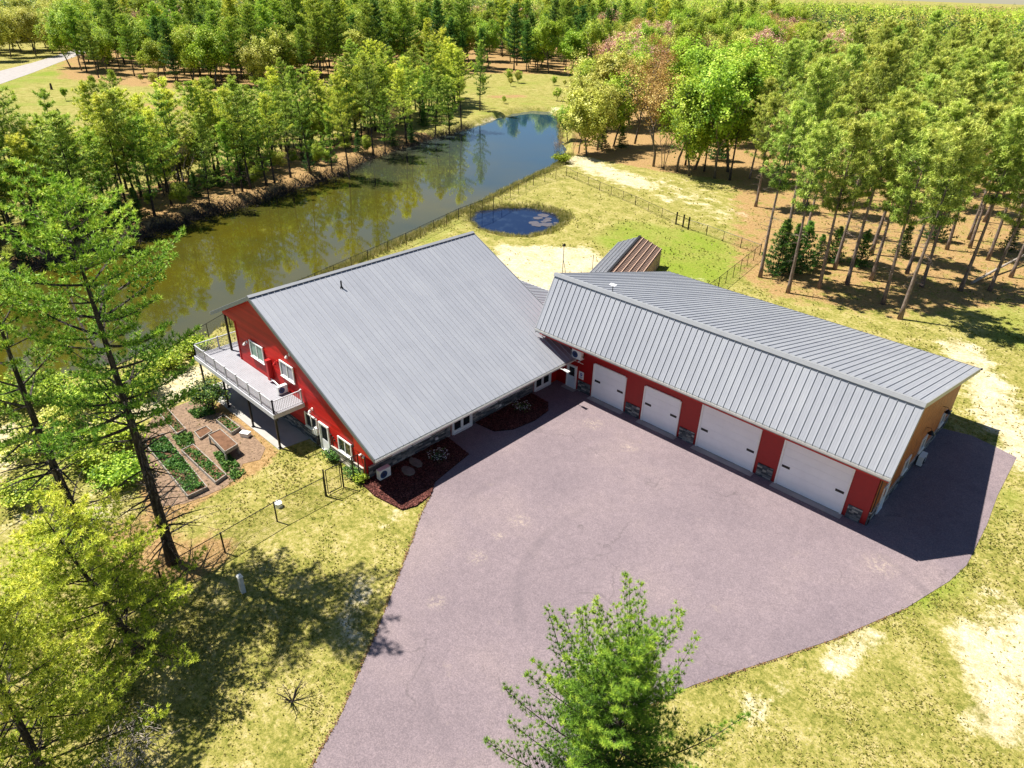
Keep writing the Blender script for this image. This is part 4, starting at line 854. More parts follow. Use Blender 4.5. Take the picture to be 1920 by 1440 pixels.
for px, py, lb, s in ((522, 947, 'small pale stone block on the lawn beside the wire fence', .22), (779, 868, 'flat grey stepping stone in the mulch bed', .0), (765, 884, 'second flat stone lapped against the first in the mulch bed', .0)):
    x, y = at2(px, py, .1); r = random.Random(px); mb = MB(); k = 9; h = s or .1; rad = .55 if not s else .25
    pl = [(x+rad*(1+.25*r.random())*math.cos(6.283*i/k), y+(.6 if not s else .8)*rad*(1+.25*r.random())*math.sin(6.283*i/k)) for i in range(k)]
    mb.prism(pl, .0, .09+h); o = mb.build('stone', mat('flat_stone', (.20, .18, .15), .9, var=.25) if not s else M['white']); tag(o, lb, 'stone')
pole = thing('yard_pole', 'thin metal pole with a small lamp rising from the sandy back yard', 'pole', (*at2(1053, 535), 0))
mb = MB(); mb.tube([(0, 0, 0), (0, 0, 4.5)], [.05, .04], 8); mb.bar((.9, 0, .0), (.05, 0, 2.9), .05); link('mast', mb.mesh('mast', M['alu']), pole); mb = MB(); mb.tube([(-.15, 0, 4.5), (.1, 0, 4.62)], [.12, .16], 10); link('lamp_head', mb.mesh('lamp_head', M['dark']), pole)
pz = at2(1110, 512); o = thing('stake', 'thin upright stake in the sand left of the shed roof', 'stake', (*pz, 0)); mb = MB(); mb.tube([(0, 0, 0), (0, 0, 2.2)], [.03, .03], 6); link('shaft', mb.mesh('shaft', M['dark']), o)

# ------------------------------------------------------------------ plants and trees
def blades(c, d, n, L, wd, spread, tint, seed=0, off=.0):
    """n slim triangles from every tuft centre c, pointing about along d"""
    r = np.random.default_rng(seed); m_ = len(c); D = unit(np.repeat(d, n, 0)*1.0+r.normal(size=(m_*n, 3))*spread)
    S = unit(np.cross(D, np.array([0, 0, 1.])+r.normal(size=(m_*n, 3))*.55)); Cc = np.repeat(c, n, 0)+r.normal(size=(m_*n, 3))*off
    l = (L*(.65+.6*r.random(m_*n)))[:, None]; w_ = (wd*(.7+.6*r.random(m_*n)))[:, None]
    V = np.stack([Cc-S*w_/2, Cc+S*w_/2, Cc+D*l], 1).reshape(-1, 3)
    return V, np.clip(np.repeat(tint, n)+r.normal(size=m_*n)*.10, 0, 1)
def conifer(name, seed, H, rt, base, prof, dz, nb, foli, bk, tuft=(10, .12, .012, .8), step=.22, twig=.45, rise=.25, tip=.35, wood_n=5, bare=(), leafstart=.3, bend=.0, twign=2, droop=0., off=.0, irr=(.62, 1.12), tint0=.25):
    """trunk + whorled limbs + side twigs carrying needle tufts; returns (crown mesh, trunk mesh, branch mesh or None)"""
    r = random.Random(seed); tr = MB(); br = MB(); cs = []; ds = []; ts = []
    ph = r.random()*6.28
    def axis_(z): return Vector((bend*math.sin(z/H*3+ph)*z/H, bend*math.cos(z/H*2.3+ph)*z/H, z))
    pts = [axis_(H*i/14) for i in range(15)]; tr.tube(pts, [rt*(1-.93*(i/14)**.9)*(1.25 if i == 0 else 1) for i in range(15)], 9)
    z = base; w_ = 0
    while z < H-.25:
        f = (z-base)/(H-base); R_ = prof(f)
        for k in range(nb if f < .93 else 3):
            a = ph+w_*1.1+6.283*k/nb+r.uniform(-.35, .35); L = R_*r.uniform(*irr)*(1+.22*math.sin(a*2+ph)*math.sin(z*.9+ph*2))
            if L < .15: continue
            p0 = axis_(z+r.uniform(-.12, .12)); out = Vector((math.cos(a), math.sin(a), 0)); ris = rise*(.4+1.4*f)-droop*(1-f); P = []
            m_ = 6; sw = r.uniform(-.25, .25); side = Vector((-out.y, out.x, 0))
            for i in range(m_+1):
                t = i/m_; P.append(p0+out*(L*t)+side*(L*sw*t*t)+Vector((0, 0, L*(ris*t+tip*t*t*.5))))
            rb = max(.012, rt*.16*(L/2.5)*(1-.4*f)); br.tube(P, [rb*(1-.8*i/m_)+.003 for i in range(m_+1)], 3, False)
            n = max(2, int(L*(1-leafstart)/step))
            for i in range(n+1):
                t = leafstart+(1-leafstart)*i/n; q = t*m_; j = min(int(q), m_-1); c = P[j].lerp(P[j+1], q-j); dr = (P[j+1]-P[j]).normalized()
                sideL = twig*L*(1-t)*.9+.18*twig+.05
                for s in (-1, 1):
                    d2 = (dr*.75+side*s*r.uniform(.6, 1.0)+Vector((0, 0, r.uniform(.0, .35)))).normalized(); l2 = sideL*r.uniform(.5, 1.1); k2 = max(1, int(l2/step))
                    if l2 > .35: br.tube([c, c+d2*l2], [.010, .004], 3, False)
                    for u in range(k2+1):
                        if u == 0 and k2 > 1: continue
                        cc = c+d2*(l2*u/k2)+Vector((r.gauss(0, .03), r.gauss(0, .03), r.gauss(0, .03)+.1*(u/k2)**2*l2)); cs.append(cc); ds.append((d2*.7+Vector((0, 0, .55))).normalized())
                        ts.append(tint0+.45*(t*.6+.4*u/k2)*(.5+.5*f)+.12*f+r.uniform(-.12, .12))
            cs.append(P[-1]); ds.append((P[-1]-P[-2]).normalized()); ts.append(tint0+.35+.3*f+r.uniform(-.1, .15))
        z += dz*r.uniform(.75, 1.25)*(1-.45*f); w_ += 1
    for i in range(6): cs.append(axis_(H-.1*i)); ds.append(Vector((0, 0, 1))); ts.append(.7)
    if bare:                                              # dead lower limbs
        for i in range(bare[0]):
            z = r.uniform(bare[1], bare[2]); a = r.random()*6.283; L = bare[3]*r.uniform(.3, 1.1); p0 = axis_(z); out = Vector((math.cos(a), math.sin(a), 0)); P = [p0+out*(L*t)+Vector((0, 0, L*(.12*t-.22*t*t)+r.gauss(0, .03))) for t in (0, .3, .6, 1)]
            br.tube(P, [.035*(L/2), .022*(L/2)+.004, .012, .005], 3, False)
            for u in range(int(L*3.5)):
                t = r.uniform(.25, 1); q = P[0].lerp(P[-1], t)+Vector((0, 0, -.0)); j = min(int(t*3), 2); q = P[j].lerp(P[j+1], t*3-j) if t < .999 else P[-1]; e = q+Vector((r.gauss(0, .35), r.gauss(0, .35), r.gauss(-.02, .2)))*(.5+.4*L/3); br.tube([q, e], [.010, .003], 3, False)
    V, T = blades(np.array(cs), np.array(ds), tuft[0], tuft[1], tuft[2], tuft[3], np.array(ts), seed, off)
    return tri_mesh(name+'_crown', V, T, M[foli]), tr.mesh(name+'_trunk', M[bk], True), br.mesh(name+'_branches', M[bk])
def decid(name, seed, H, rt, base, rad, foli, bk, nclump=240, nleaf=22, leaf=.16, csize=.75, bare=False, stems=1, up=.6, squash=1.):
    r = random.Random(seed); tr = MB(); br = MB(); tips = []
    def grow_(p, d, L, rd, lev):
        m_ = 3; P = [p]
        for i in range(m_): d = (d+Vector((r.gauss(0, .13), r.gauss(0, .13), r.gauss(.05, .08)))).normalized(); P.append(P[-1]+d*(L/m_))
        (tr if lev == 0 else br).tube(P, [rd*(1-.45*i/m_) for i in range(m_+1)], 8 if lev == 0 else (5 if lev < 2 else 3), lev == 0)
        if lev >= (4 if bare else 3): tips.append((P[-1], d)); return
        k = 4 if lev == 0 else 3
        if lev > 0: tips.append((P[2], d))
        for i in range(k):
            a = r.random()*6.283; q = Vector((math.cos(a), math.sin(a), r.uniform(.1, .9))); d2 = (d*up+q*(1-up)*1.3).normalized(); grow_(P[-1] if i < 2 else P[2], d2, L*r.uniform(.55, .8), rd*.52, lev+1)
    for s in range(stems):
        a = 6.283*s/max(1, stems)+r.random(); d0 = Vector((.16*math.cos(a)*(stems > 1), .16*math.sin(a)*(stems > 1), 1)).normalized(); grow_(Vector((.15*math.cos(a)*(stems > 1), .15*math.sin(a)*(stems > 1), -.1)), d0, H*.42, rt*(1 if stems == 1 else .6), 0)
    rr = np.random.default_rng(seed); hc = (base+H)/2; hh = (H-base)/2
    # crown clumps: lumpy shell plus limb ends
    pts = []; nl = 13; lob = []
    for i in range(nl):
        d = unit(rr.normal(size=3)); q = .35+.4*rr.random(); lob.append((d[0]*rad*q, d[1]*rad*q, hc+d[2]*hh*q*.95, rad*rr.uniform(.26, .46)))
    for i in range(nclump):
        lx, ly, lz, lr = lob[rr.integers(0, nl)]; d = unit(rr.normal(size=3)+[0, 0, .35]); q = lr*(.65+.45*rr.random())
        pts.append((lx+d[0]*q, ly+d[1]*q, max(.4, lz+d[2]*q*1.1)))
    if not bare:
        c = np.array(pts); c = np.concatenate([c, np.array([tuple(p) for p, d in tips])]) if tips else c
    else: c = np.array([tuple(p) for p, d in tips]); 
    n = nleaf if not bare else 3; m_ = len(c)
    cc = np.repeat(c, n, 0)+rr.normal(size=(m_*n, 3))*csize*.36; od = unit(cc-np.array([0, 0, hc])); nn = unit(od*.7+np.array([0, 0, .6])+rr.normal(size=(m_*n, 3))*.6); A = unit(np.cross(nn, rr.normal(size=(m_*n, 3)))); B = np.cross(nn, A); L = (leaf*(.6+.8*rr.random(m_*n)))[:, None]
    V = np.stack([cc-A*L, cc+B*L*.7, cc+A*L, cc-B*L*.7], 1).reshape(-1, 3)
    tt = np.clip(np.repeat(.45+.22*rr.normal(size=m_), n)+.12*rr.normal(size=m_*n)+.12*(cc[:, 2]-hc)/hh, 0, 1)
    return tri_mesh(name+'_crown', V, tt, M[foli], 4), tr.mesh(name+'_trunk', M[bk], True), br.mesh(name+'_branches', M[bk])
def plant(proto, name, label, cat, x, y, rz=0., sc=1., group=None, z=None, tilt=(0, 0), sxy=None):
    t = thing(name, label, cat, (x, y, (ground_z(x, y) if z is None else z)-.05), rz, group); t.scale = (sc*(sxy or 1), sc*(sxy or 1), sc); t.rotation_euler = (tilt[0], tilt[1], rz)
    for nm, me in zip(('crown', 'trunk', 'branches'), proto):
        if me is not None: link(nm, me, t)
    return t
def deg_at(px, py): return at2(px, py)

# foreground trees, each with its own meshes
big = conifer('tall_pine', 11, 21.6, .32, 9.4, lambda f: (5.1*(1-f)**.50+.25)*(.7+.3*min(1, f*4)), .95, 5, 'pine_g', 'bark_dark', irr=(.32, 1.2), tuft=(15, .23, .052, .85), step=.25, twig=.62, rise=.2, tip=.5, bare=(80, 1.5, 10.5, 3.6), leafstart=.34, bend=.25)
plant(big, 'white_pine', 'tall white pine with a long dark trunk standing in its own shade at the left', 'pine', *at2(325, 1055), 2.2, 1., None)
big2 = conifer('leaning_pine', 12, 17.8, .32, 8.4, lambda f: (4.1*(1-f)**.5+.25)*(.7+.3*min(1, f*5)), 1.15, 4, 'pine_g', 'bark_dark', irr=(.3, 1.2), tuft=(14, .23, .052, .85), step=.26, twig=.6, rise=.2, tip=.45, bare=(80, 2.0, 9.5, 4.2), leafstart=.36, bend=.4)
plant(big2, 'white_pine', 'white pine with bare dead lower limbs at the left edge, beside the taller pine', 'pine', *at2(190, 1075), .4, 1., None, tilt=(.0, -.03))
big3 = conifer('low_pine', 13, 9.6, .20, 1.6, lambda f: (4.3*(1-f)**.55+.25), .6, 5, 'pine_y', 'bark_dark', irr=(.4, 1.2), tuft=(16, .20, .040, .9), step=.23, twig=.5, rise=.15, tip=.35, bare=(14, .8, 3, 2.2), leafstart=.25, bend=.15)
plant(big3, 'white_pine', 'bushy yellow green pine in the lower left, just above the dark tree shadow', 'pine', *at2(262, 1228), 1.0, 1., None, tilt=(.04, -.13))
big4 = conifer('corner_pine', 14, 12.5, .2, 2.4, lambda f: (3.9*(1-f)**.55+.25), .6, 5, 'pine_y', 'bark_dark', irr=(.4, 1.2), tuft=(16, .19, .038, .9), step=.22, twig=.5, rise=.12, tip=.35, bare=(40, .8, 3.4, 2.4), leafstart=.28, bend=.15)
plant(big4, 'white_pine', 'yellow green pine filling the bottom left corner above pale dead twigs', 'pine', *at2(110, 1500), 2.0, 1., None)
topz = 12.3; ex, ey = at2(1188, 1166, 12.9)
big5 = conifer('near_pine', 15, topz, .19, 3.5, lambda f: (3.7*(1-f)**.58+.12), .50, 6, 'pine_near', 'bark_dark', irr=(.4, 1.2), tuft=(26, .14, .016, .85), step=.15, twig=.48, rise=.45, tip=1.05, bare=(10, 2, 4, 1.6), leafstart=.18, bend=.1, off=.012, tint0=.2)
plant(big5, 'white_pine', 'pine top rising at the bottom edge in front of the driveway', 'pine', ex, ey, .6, 1., None)

# prototypes for the stands of trees (meshes shared by all their copies)
rowp = [conifer('bank_pine', 20+i, H, .16, b, lambda f, R_=R_, w=w: R_*min(1, .45+f*w)*max(.04, 1-f**2.2)**.8*(1.05-.35*f), dz, 4, fo, 'bark_dark', irr=(.25, 1.35), tuft=(10, .34, .078, 1.1), step=.42, twig=.6, rise=ri, tip=.5, bare=(34, 1.0, b+2.0, 1.9), leafstart=.25, bend=.35, off=.05, tint0=.28) for i, (H, b, R_, w, dz, ri, fo) in enumerate(((15.5, 3.6, 3.0, 1.5, 1.0, .3, 'pine'), (14, 4.5, 3.2, 2.5, 1.2, .45, 'pine_y'), (16.5, 5.2, 3.4, 1.2, 1.0, .2, 'pine'), (12.5, 2.2, 2.6, 2.0, .9, .5, 'pine_g'), (15, 6.0, 2.5, 2.5, 1.3, .4, 'pine'), (13.5, 3.0, 3.6, 2.0, 1.1, .25, 'pine_g'), (17, 6.5, 3.0, 1.4, 1.1, .35, 'pine_y')))]
redp = [conifer('red_pine', 30+i, H, .21, b, lambda f, R_=R_: R_*(.55+.45*math.sin(min(1, f*1.7)*1.57))*(1-f**3)+.1, 1.0, 5, 'redpine', 'bark_red', irr=(.45, 1.2), tuft=(22, .36, .07, 2.2), step=.74, twig=.5, rise=.25, tip=.45, bare=(34, 3, b+2, 1.9), leafstart=.3, bend=.45, off=.10, tint0=.3) for i, (H, b, R_) in enumerate(((17.5, 9.2, 2.7), (16.5, 8.2, 2.9), (18.5, 10, 2.6), (17, 7.6, 3.1)))]
darkp = [conifer('forest_conifer', 40+i, H, .2, b, lambda f, R_=R_: R_*1.25*min(1, .5+f*1.6)*(1-f)**.62+.15, 1.15, 5, fo, 'bark_dark', irr=(.3, 1.3), tuft=(10, .5, .13, .9), step=.56, twig=.55, rise=.2, tip=.45, bare=(10, 1, b+1, 1.6), leafstart=.2, bend=.15, off=.06) for i, (H, b, R_, fo) in enumerate(((17, 3.5, 3.3, 'dark_conifer'), (19, 6.0, 3.3, 'pine'), (15, 2.2, 2.9, 'dark_conifer'), (20, 7.5, 3.5, 'pine'), (18, 5, 3.8, 'pine_g'), (21, 9, 3.2, 'pine_y')))]
shrubc = conifer('young_conifer', 46, 6.5, .1, .3, lambda f: 1.9*(1-f)**.8+.1, .55, 5, 'dark_conifer', 'bark_dark', tuft=(7, .3, .09, .7), step=.32, twig=.45, rise=.1, tip=.3, leafstart=.15, off=.03)
decs = {'g': [decid('leafy_tree', 50+i, H, .19, b, R_, 'decid', 'bark_grey', 420, 34, .145, 1.0) for i, (H, b, R_) in enumerate(((13, 1.8, 4.5), (15, 3.0, 4.3), (11, 1.2, 3.8)))],
        'y': [decid('yellow_tree', 60+i, H, .18, b, R_, 'decid_y', 'bark_grey', 340, 22, .17, .9) for i, (H, b, R_) in enumerate(((13, 1.4, 4.3), (11, 1.0, 3.7)))],
        'b': [decid('budding_tree', 70, 13, .18, 3.5, 3.6, 'decid_b', 'bark_grey', 250, 14, .11, .9)],
        'p': [decid('pink_tree', 72, 12.5, .18, 4, 3.6, 'decid_p', 'bark_grey', 240, 18, .14, .9)],
        'n': [decid('bare_tree', 74, 12, .17, 4, 3.4, 'decid_b', 'bark_grey', 0, 3, .06, .4, bare=True), decid('bare_tree', 75, 11, .12, 4, 3, 'decid_b', 'bark_grey', 0, 3, .06, .4, bare=True, stems=3)]}
RG = random.Random(99)
ORD = ['first', 'second', 'third', 'fourth', 'fifth', 'sixth', 'seventh', 'eighth', 'ninth', 'tenth', 'eleventh', 'twelfth', 'thirteenth', 'fourteenth', 'fifteenth', 'sixteenth', 'seventeenth', 'eighteenth', 'nineteenth', 'twentieth', 'twenty-first', 'twenty-second', 'twenty-third', 'twenty-fourth', 'twenty-fifth', 'twenty-sixth', 'twenty-seventh', 'twenty-eighth', 'twenty-ninth', 'thirtieth']
placed = []
def free(x, y, d):
    for a, b_ in placed:
        if (a-x)**2+(b_-y)**2 < d*d: return False
    placed.append((x, y)); return True
# pines along the far bank: (px, py of the trunk foot, height factor)
row = [(78, 448), (40, 470), (170, 440), (212, 420), (243, 405), (262, 400), (290, 402), (322, 383), (346, 376), (392, 378), (440, 361), (455, 357), (470, 352), (500, 345), (515, 340), (545, 330), (582, 322), (622, 314), (655, 322), (700, 282), (722, 276), (762, 262), (772, 254), (815, 246), (842, 240), (865, 232)]
for i, (px, py) in enumerate(row):
    x, y = at2(px, py+3); placed.append((x, y)); k = (i*3+1) % 7
    plant(rowp[k], 'bank_pine', 'slim pine at the water edge of the far bank, %s from the left' % ORD[i], 'pine', x, y, RG.random()*6.28, RG.uniform(.82, 1.12), 'pines in the front row on the far bank', tilt=(RG.gauss(0, .03), RG.gauss(0, .03)), sxy=RG.uniform(.9, 1.4))
x, y = at2(900, 208); placed.append((x, y)); plant(rowp[0], 'bank_pine', 'lone pine with a clear trunk at the far end of the pond', 'pine', x, y, 1.0, 1.05)
k = 0
for i in range(900):                                   # second and third rows behind
    px = RG.uniform(-120, 860); f = (px+120)/980; base = 500-290*f; py = base-RG.uniform(3, 50*(1-f*.45)); x, y = at2(px, py)
    if free(x, y, 2.0):
        if RG.random() < .22: plant(RG.choice(decs['g']+decs['y']), 'leafy_tree', 'light green leafy tree among the pines behind the far bank', 'tree', x, y, RG.random()*6.28, RG.uniform(.5, .85), 'leafy trees among the pines behind the far bank')
        else: plant(rowp[RG.randrange(7)], 'bank_pine', 'slim green pine in the crowded rows behind the far bank', 'pine', x, y, RG.random()*6.28, RG.uniform(.6, 1.08), 'pines crowded behind the far bank', tilt=(RG.gauss(0, .03), RG.gauss(0, .03)), sxy=RG.uniform(.9, 1.45)); k += 1
        if k >= 125: break
for px, py, kk, lb in ((345, 380, 0, 'bare branching tree without leaves among the bank pines'), (735, 270, 1, 'grey bare tree among the bank pines at the bend')):
    x, y = at2(px, py); plant(decs['n'][kk], 'bare_tree', lb, 'tree', x, y, 1, .72)
x, y = at2(105, 425); plant(decs['g'][2], 'leafy_tree', 'pale leafy tree at the waterside, half hidden by the tall left pine', 'tree', x, y, .5, .6)
# red pine stand on the right
front = sorted([(1425, 520, 2), (1477, 549, 0), (1535, 541, 1), (1588, 533, 2), (1633, 525, 3), (1655, 570, 1), (1687, 598, 0), (1700, 513, 2), (1728, 538, 3), (1775, 468, 1), (1800, 545, 0), (1852, 488, 2), (1818, 465, 3), (1565, 505, 1), (1855, 545, 3), (1895, 520, 0)])
for i, (px, py, kk) in enumerate(front):
    x, y = at2(px, py); placed.append((x, y)); plant(redp[kk], 'red_pine', 'red pine at the front of the right stand, its foot %s from the left' % ORD[i], 'pine', x, y, RG.random()*6.28, RG.uniform(1.0, 1.12), 'red pines at the front of the stand')
def poly_fill(poly, dmin, tries, cb, maxn=9999):
    P = [at2(*p) for p in poly]; xs = [p[0] for p in P]; ys = [p[1] for p in P]; n = 0
    for i in range(tries):
        x, y = RG.uniform(min(xs), max(xs)), RG.uniform(min(ys), max(ys))
        if inpoly(np.array(x), np.array(y), P) and free(x, y, dmin):
            cb(x, y); n += 1
            if n >= maxn: break
    return n
def vis(x, y, z=8.):
    d = np.array([x, y, z])-CAM; zc = d@_F
    if zc < 1: return False
    u = 960+FOC*(d@_R)/zc; v = 720-FOC*(d@_U)/zc
    return -160 < u < 2080 and -260 < v < 1500
def red_cb(x, y):
    if vis(x, y): plant(redp[RG.randrange(4)], 'red_pine', 'red pine within the dense stand behind the garage', 'pine', x, y, RG.random()*6.28, RG.uniform(.82, 1.3), 'red pines inside the stand', tilt=(RG.gauss(0, .025), RG.gauss(0, .025)), sxy=RG.uniform(.85, 1.2))
n1 = poly_fill([(1412, 468), (1440, 505), (1560, 500), (1640, 505), (1760, 470), (2200, 500), (2500, 330), (2000, 165), (1640, 165), (1500, 215), (1400, 330)], 3.9, 5000, red_cb, 230)
for i, (px, py) in enumerate(sorted([(1500, 505), (1530, 500), (1480, 512), (1455, 515), (1560, 492), (1610, 500), (1690, 480), (1750, 450), (1890, 470)])):
    x, y = at2(px, py); plant(shrubc, 'young_conifer', 'young dark green conifer growing under the red pines, %s from the left' % ORD[i], 'conifer', x, y, RG.random()*6, RG.uniform(.6, 1.15), 'young conifers under the red pines')
# mixed leafy wood in the middle
mid = [(1085, 288, 'y', 0, .62), (1100, 292, 'y', 1, .85), (1120, 282, 'y', 0, .8), (1150, 275, 'g', 0, .8), (1225, 312, 'b', 0, 1.0), (1243, 318, 'n', 1, .8), (1268, 322, 'g', 1, .9), (1292, 330, 'g', 0, .85), (1302, 318, 'g', 2, 1.0), (1340, 335, 'g', 1, 1.0), (1365, 322, 'g', 0, 1.1), (1190, 270, 'b', 0, .95), (1065, 262, 'g', 2, .5), (1140, 240, 'y', 0, 1.0), (1180, 235, 'y', 1, 1.1), (1225, 240, 'b', 0, 1.0), (1280, 240, 'g', 0, 1.1), (1330, 250, 'g', 1, 1.0), (1380, 270, 'g', 0, 1.0), (1100, 215, 'g', 2, .9), (1090, 240, 'y', 1, .8)]
KN = {'g': ('leafy_tree', 'fresh green leafy tree'), 'y': ('yellow_tree', 'pale yellow green tree'), 'b': ('budding_tree', 'orange brown budding tree'), 'p': ('pink_tree', 'pinkish tree in bud'), 'n': ('bare_tree', 'grey bare tree')}
mid.sort(); cnt = {}
for px, py, kd, kk, s in mid:
    i = cnt.get(kd, 0); cnt[kd] = i+1
    x, y = at2(px, py); placed.append((x, y)); plant(decs[kd][kk % len(decs[kd])], KN[kd][0], '%s in the wood beyond the clearing, %s such from the left' % (KN[kd][1], ORD[i]), 'tree', x, y, RG.random()*6.28, s*1.35, 'trees in the wood right of the pond')
for i, (px, py, s) in enumerate([(1128, 280, .9), (1165, 278, .7), (1345, 300, 1.3)]):
    x, y = at2(px, py); plant(shrubc, 'young_conifer', 'dark young conifer at the wood edge beyond the sandy clearing, %s from the left' % ORD[i], 'conifer', x, y, 1.+i, s, 'conifers at the clearing edge')
for i, (px, py) in enumerate([(1368, 338), (1320, 322), (1285, 310)]):
    x, y = at2(px, py); placed.append((x, y)); plant(darkp[3], 'forest_conifer', 'tall dark trunked conifer at the right rim of the clearing, %s from the right' % ORD[i], 'conifer', x, y, 2.+i, (.95, .8, .85)[i], 'tall conifers by the clearing')
def mid_cb(x, y):
    kd = RG.choice('gggyyybpn'); 
    if vis(x, y): plant(RG.choice(decs[kd]), KN[kd][0], KN[kd][1]+' deep in the mixed wood between pond and red pines', 'tree', x, y, RG.random()*6.28, RG.uniform(1.15, 1.5), KN[kd][1]+'s deep in the mixed wood')
poly_fill([(1100, 205), (1160, 255), (1380, 285), (1420, 300), (1520, 205), (1660, 160), (1500, 95), (1100, 120)], 5.2, 3000, mid_cb, 90)
# forest beyond the field: tall dark conifers in front, mixed behind
def fcb(zone, mixk):
    def cb(x, y):
        if not vis(x, y): return
        kd = RG.choice(mixk)
        if kd in 'dD': k2 = RG.choice((0, 2)) if kd == 'd' else RG.choice((1, 3, 4, 5)); plant(darkp[k2], 'forest_conifer', ('dark green' if kd == 'd' else 'bright green')+' conifer '+zone, 'conifer', x, y, RG.random()*6.28, RG.uniform(.8, 1.35), ('dark' if kd == 'd' else 'bright')+' conifers '+zone)
        else: plant(RG.choice(decs[kd]), KN[kd][0], KN[kd][1]+' '+zone, 'tree', x, y, RG.random()*6.28, RG.uniform(1.05, 1.5), KN[kd][1]+'s '+zone)
    return cb
poly_fill([(125, 140), (245, 152), (330, 152), (330, 128), (240, 118), (140, 100)], 4.6, 2500, fcb('at the forest edge nearest the gravel road', 'ggdDD'), 26)
poly_fill([(330, 156), (470, 166), (640, 154), (880, 134), (880, 112), (640, 122), (330, 118)], 4.6, 6000, fcb('in the forest front beyond the field', 'dDgDDDyD'), 110)
poly_fill([(880, 134), (1080, 140), (1110, 150), (1110, 105), (880, 105)], 5.2, 3000, fcb('in the forest front beyond the far marsh', 'dDgdDdg'), 36)
poly_fill([(-80, 122), (60, 112), (180, 78), (180, 50), (-80, 70)], 5.5, 4000, fcb('across the gravel road', 'yyyygy'), 60)
poly_fill([(140, 100), (330, 118), (640, 118), (1100, 108), (1500, 98), (1500, 78), (1100, 72), (140, 72)], 6.0, 16000, fcb('in the wide mixed forest behind the pond', 'dDDDgggggyypbdn'), 300)
# far woodland as one mass: low detail crowns merged
def far_wood():
    V = []; T = []; rr = np.random.default_rng(5); TV = MB(); n = 0; quads = {'c': [], 'd': [], 'y': []}; tints = {'c': [], 'd': [], 'y': []}
    P1 = [at2(*p) for p in [(-400, 78), (140, 78), (1100, 76), (1500, 82), (1640, 140), (2300, 150)]]
    far = [at2(2400, 20), at2(1700, 2), at2(1300, -4), at2(700, 0), at2(0, 10), at2(-500, 20)]
    poly = P1+far; xs = [p[0] for p in poly]; ys = [p[1] for p in poly]; cells = {}
    tries = 0
    while n < 5200 and tries < 200000:
        tries += 1
        # denser near: sample by picture row, uniform across
        px = RG.uniform(-150, 2080); v = RG.random(); hz = -36+ (960-px)*-.027
        py = hz+18+ (150-18)*v**1.0; x, y = at2(px, py)
        if not inpoly(np.array(x), np.array(y), poly): continue
        d = math.hypot(x-CAM[0], y-CAM[1])
        if d > 1500: continue
        gap = 6.5+d*.008; key = (int(x//gap), int(y//gap), int(gap*2))
        if key in cells: continue
        cells[key] = 1; n += 1
        sw = .6*math.sin(x*.03+1)+.6*math.sin(y*.045+x*.02)+RG.gauss(0, .9)
        kd = 'c' if sw < -.1 else ('d' if sw < .9 else 'y')
        if 430 < d < 700 and RG.random() < .75: kd = 'c'
        if d > 850 and RG.random() < .8: kd = 'd'
        H = RG.uniform(13, 19); R_ = RG.uniform(3.0, 5.6)*(1+d*.0006)
        m_ = 130 if d < 330 else (105 if d < 500 else 56); q = rr.random(m_)
        if kd == 'c':
            z = 2.5+(H-2.5)*q; rad = R_*(1-q)**.8; a = rr.random(m_)*6.283; c = np.stack([x+rad*np.cos(a)*rr.random(m_)**.4, y+rad*np.sin(a)*rr.random(m_)**.4, z], -1)
            s = .55+.9*(1-q); Dd = np.stack([np.cos(a), np.sin(a), .2+.6*q], -1)
        else:
            H *= .8; dd = unit(rr.normal(size=(m_, 3))); c = np.array([x, y, H*.6])+dd*[R_, R_, H*.4]*(.75+.3*rr.random((m_, 1))); s = np.full(m_, .95); Dd = dd
        Dd = unit(Dd+rr.normal(size=(m_, 3))*[.6, .6, .35]-[0, 0, .25]); S_ = unit(np.cross(Dd, np.array([0, 0, 1.])+rr.normal(size=(m_, 3))*.4)); s = (s*(.6 if d < 330 else (.7 if d < 500 else 1.05)))[:, None]
        quads[kd].append(np.stack([c-Dd*s*.6-S_*s*.1, c+S_*s*.55, c+Dd*s, c-S_*s*.55], 1).reshape(-1, 3))
        tints[kd].append(np.clip((.34 if kd == 'c' else .5)+rr.normal()*.24+rr.normal(size=m_)*.12+.15*(q-.5), 0, 1))
        if d < 420: TV.tube([(x, y, 0), (x, y, H*.7)], [.2, .08], 3, False)
    for kd, nm, lb in (('c', 'far_conifers', 'distant mass of conifers reaching to the horizon'), ('d', 'far_leafy_wood', 'distant mass of fresh green leafy trees'), ('y', 'far_yellow_wood', 'distant mass of yellow green trees')):
        m_ = {'c': 'dark_conifer', 'd': 'decid', 'y': 'decid_y'}[kd]
        if kd == 'c': m_ = 'far_conifer'
        o = link(nm, tri_mesh(nm, np.concatenate(quads[kd]), np.concatenate(tints[kd]), M[m_], 4), stuff=True); o['label'] = lb
    o = TV.build('far_trunks', M['bark_dark'], stuff=True); o['label'] = 'trunks of the distant woodland'
M['far_conifer'] = mat_leaf('far_conifer_needles', [(0, (.012, .035, .010)), (.35, (.07, .125, .02)), (.7, (.22, .28, .04)), (1, (.42, .46, .09))], hue=0, trans=.45)
far_wood()

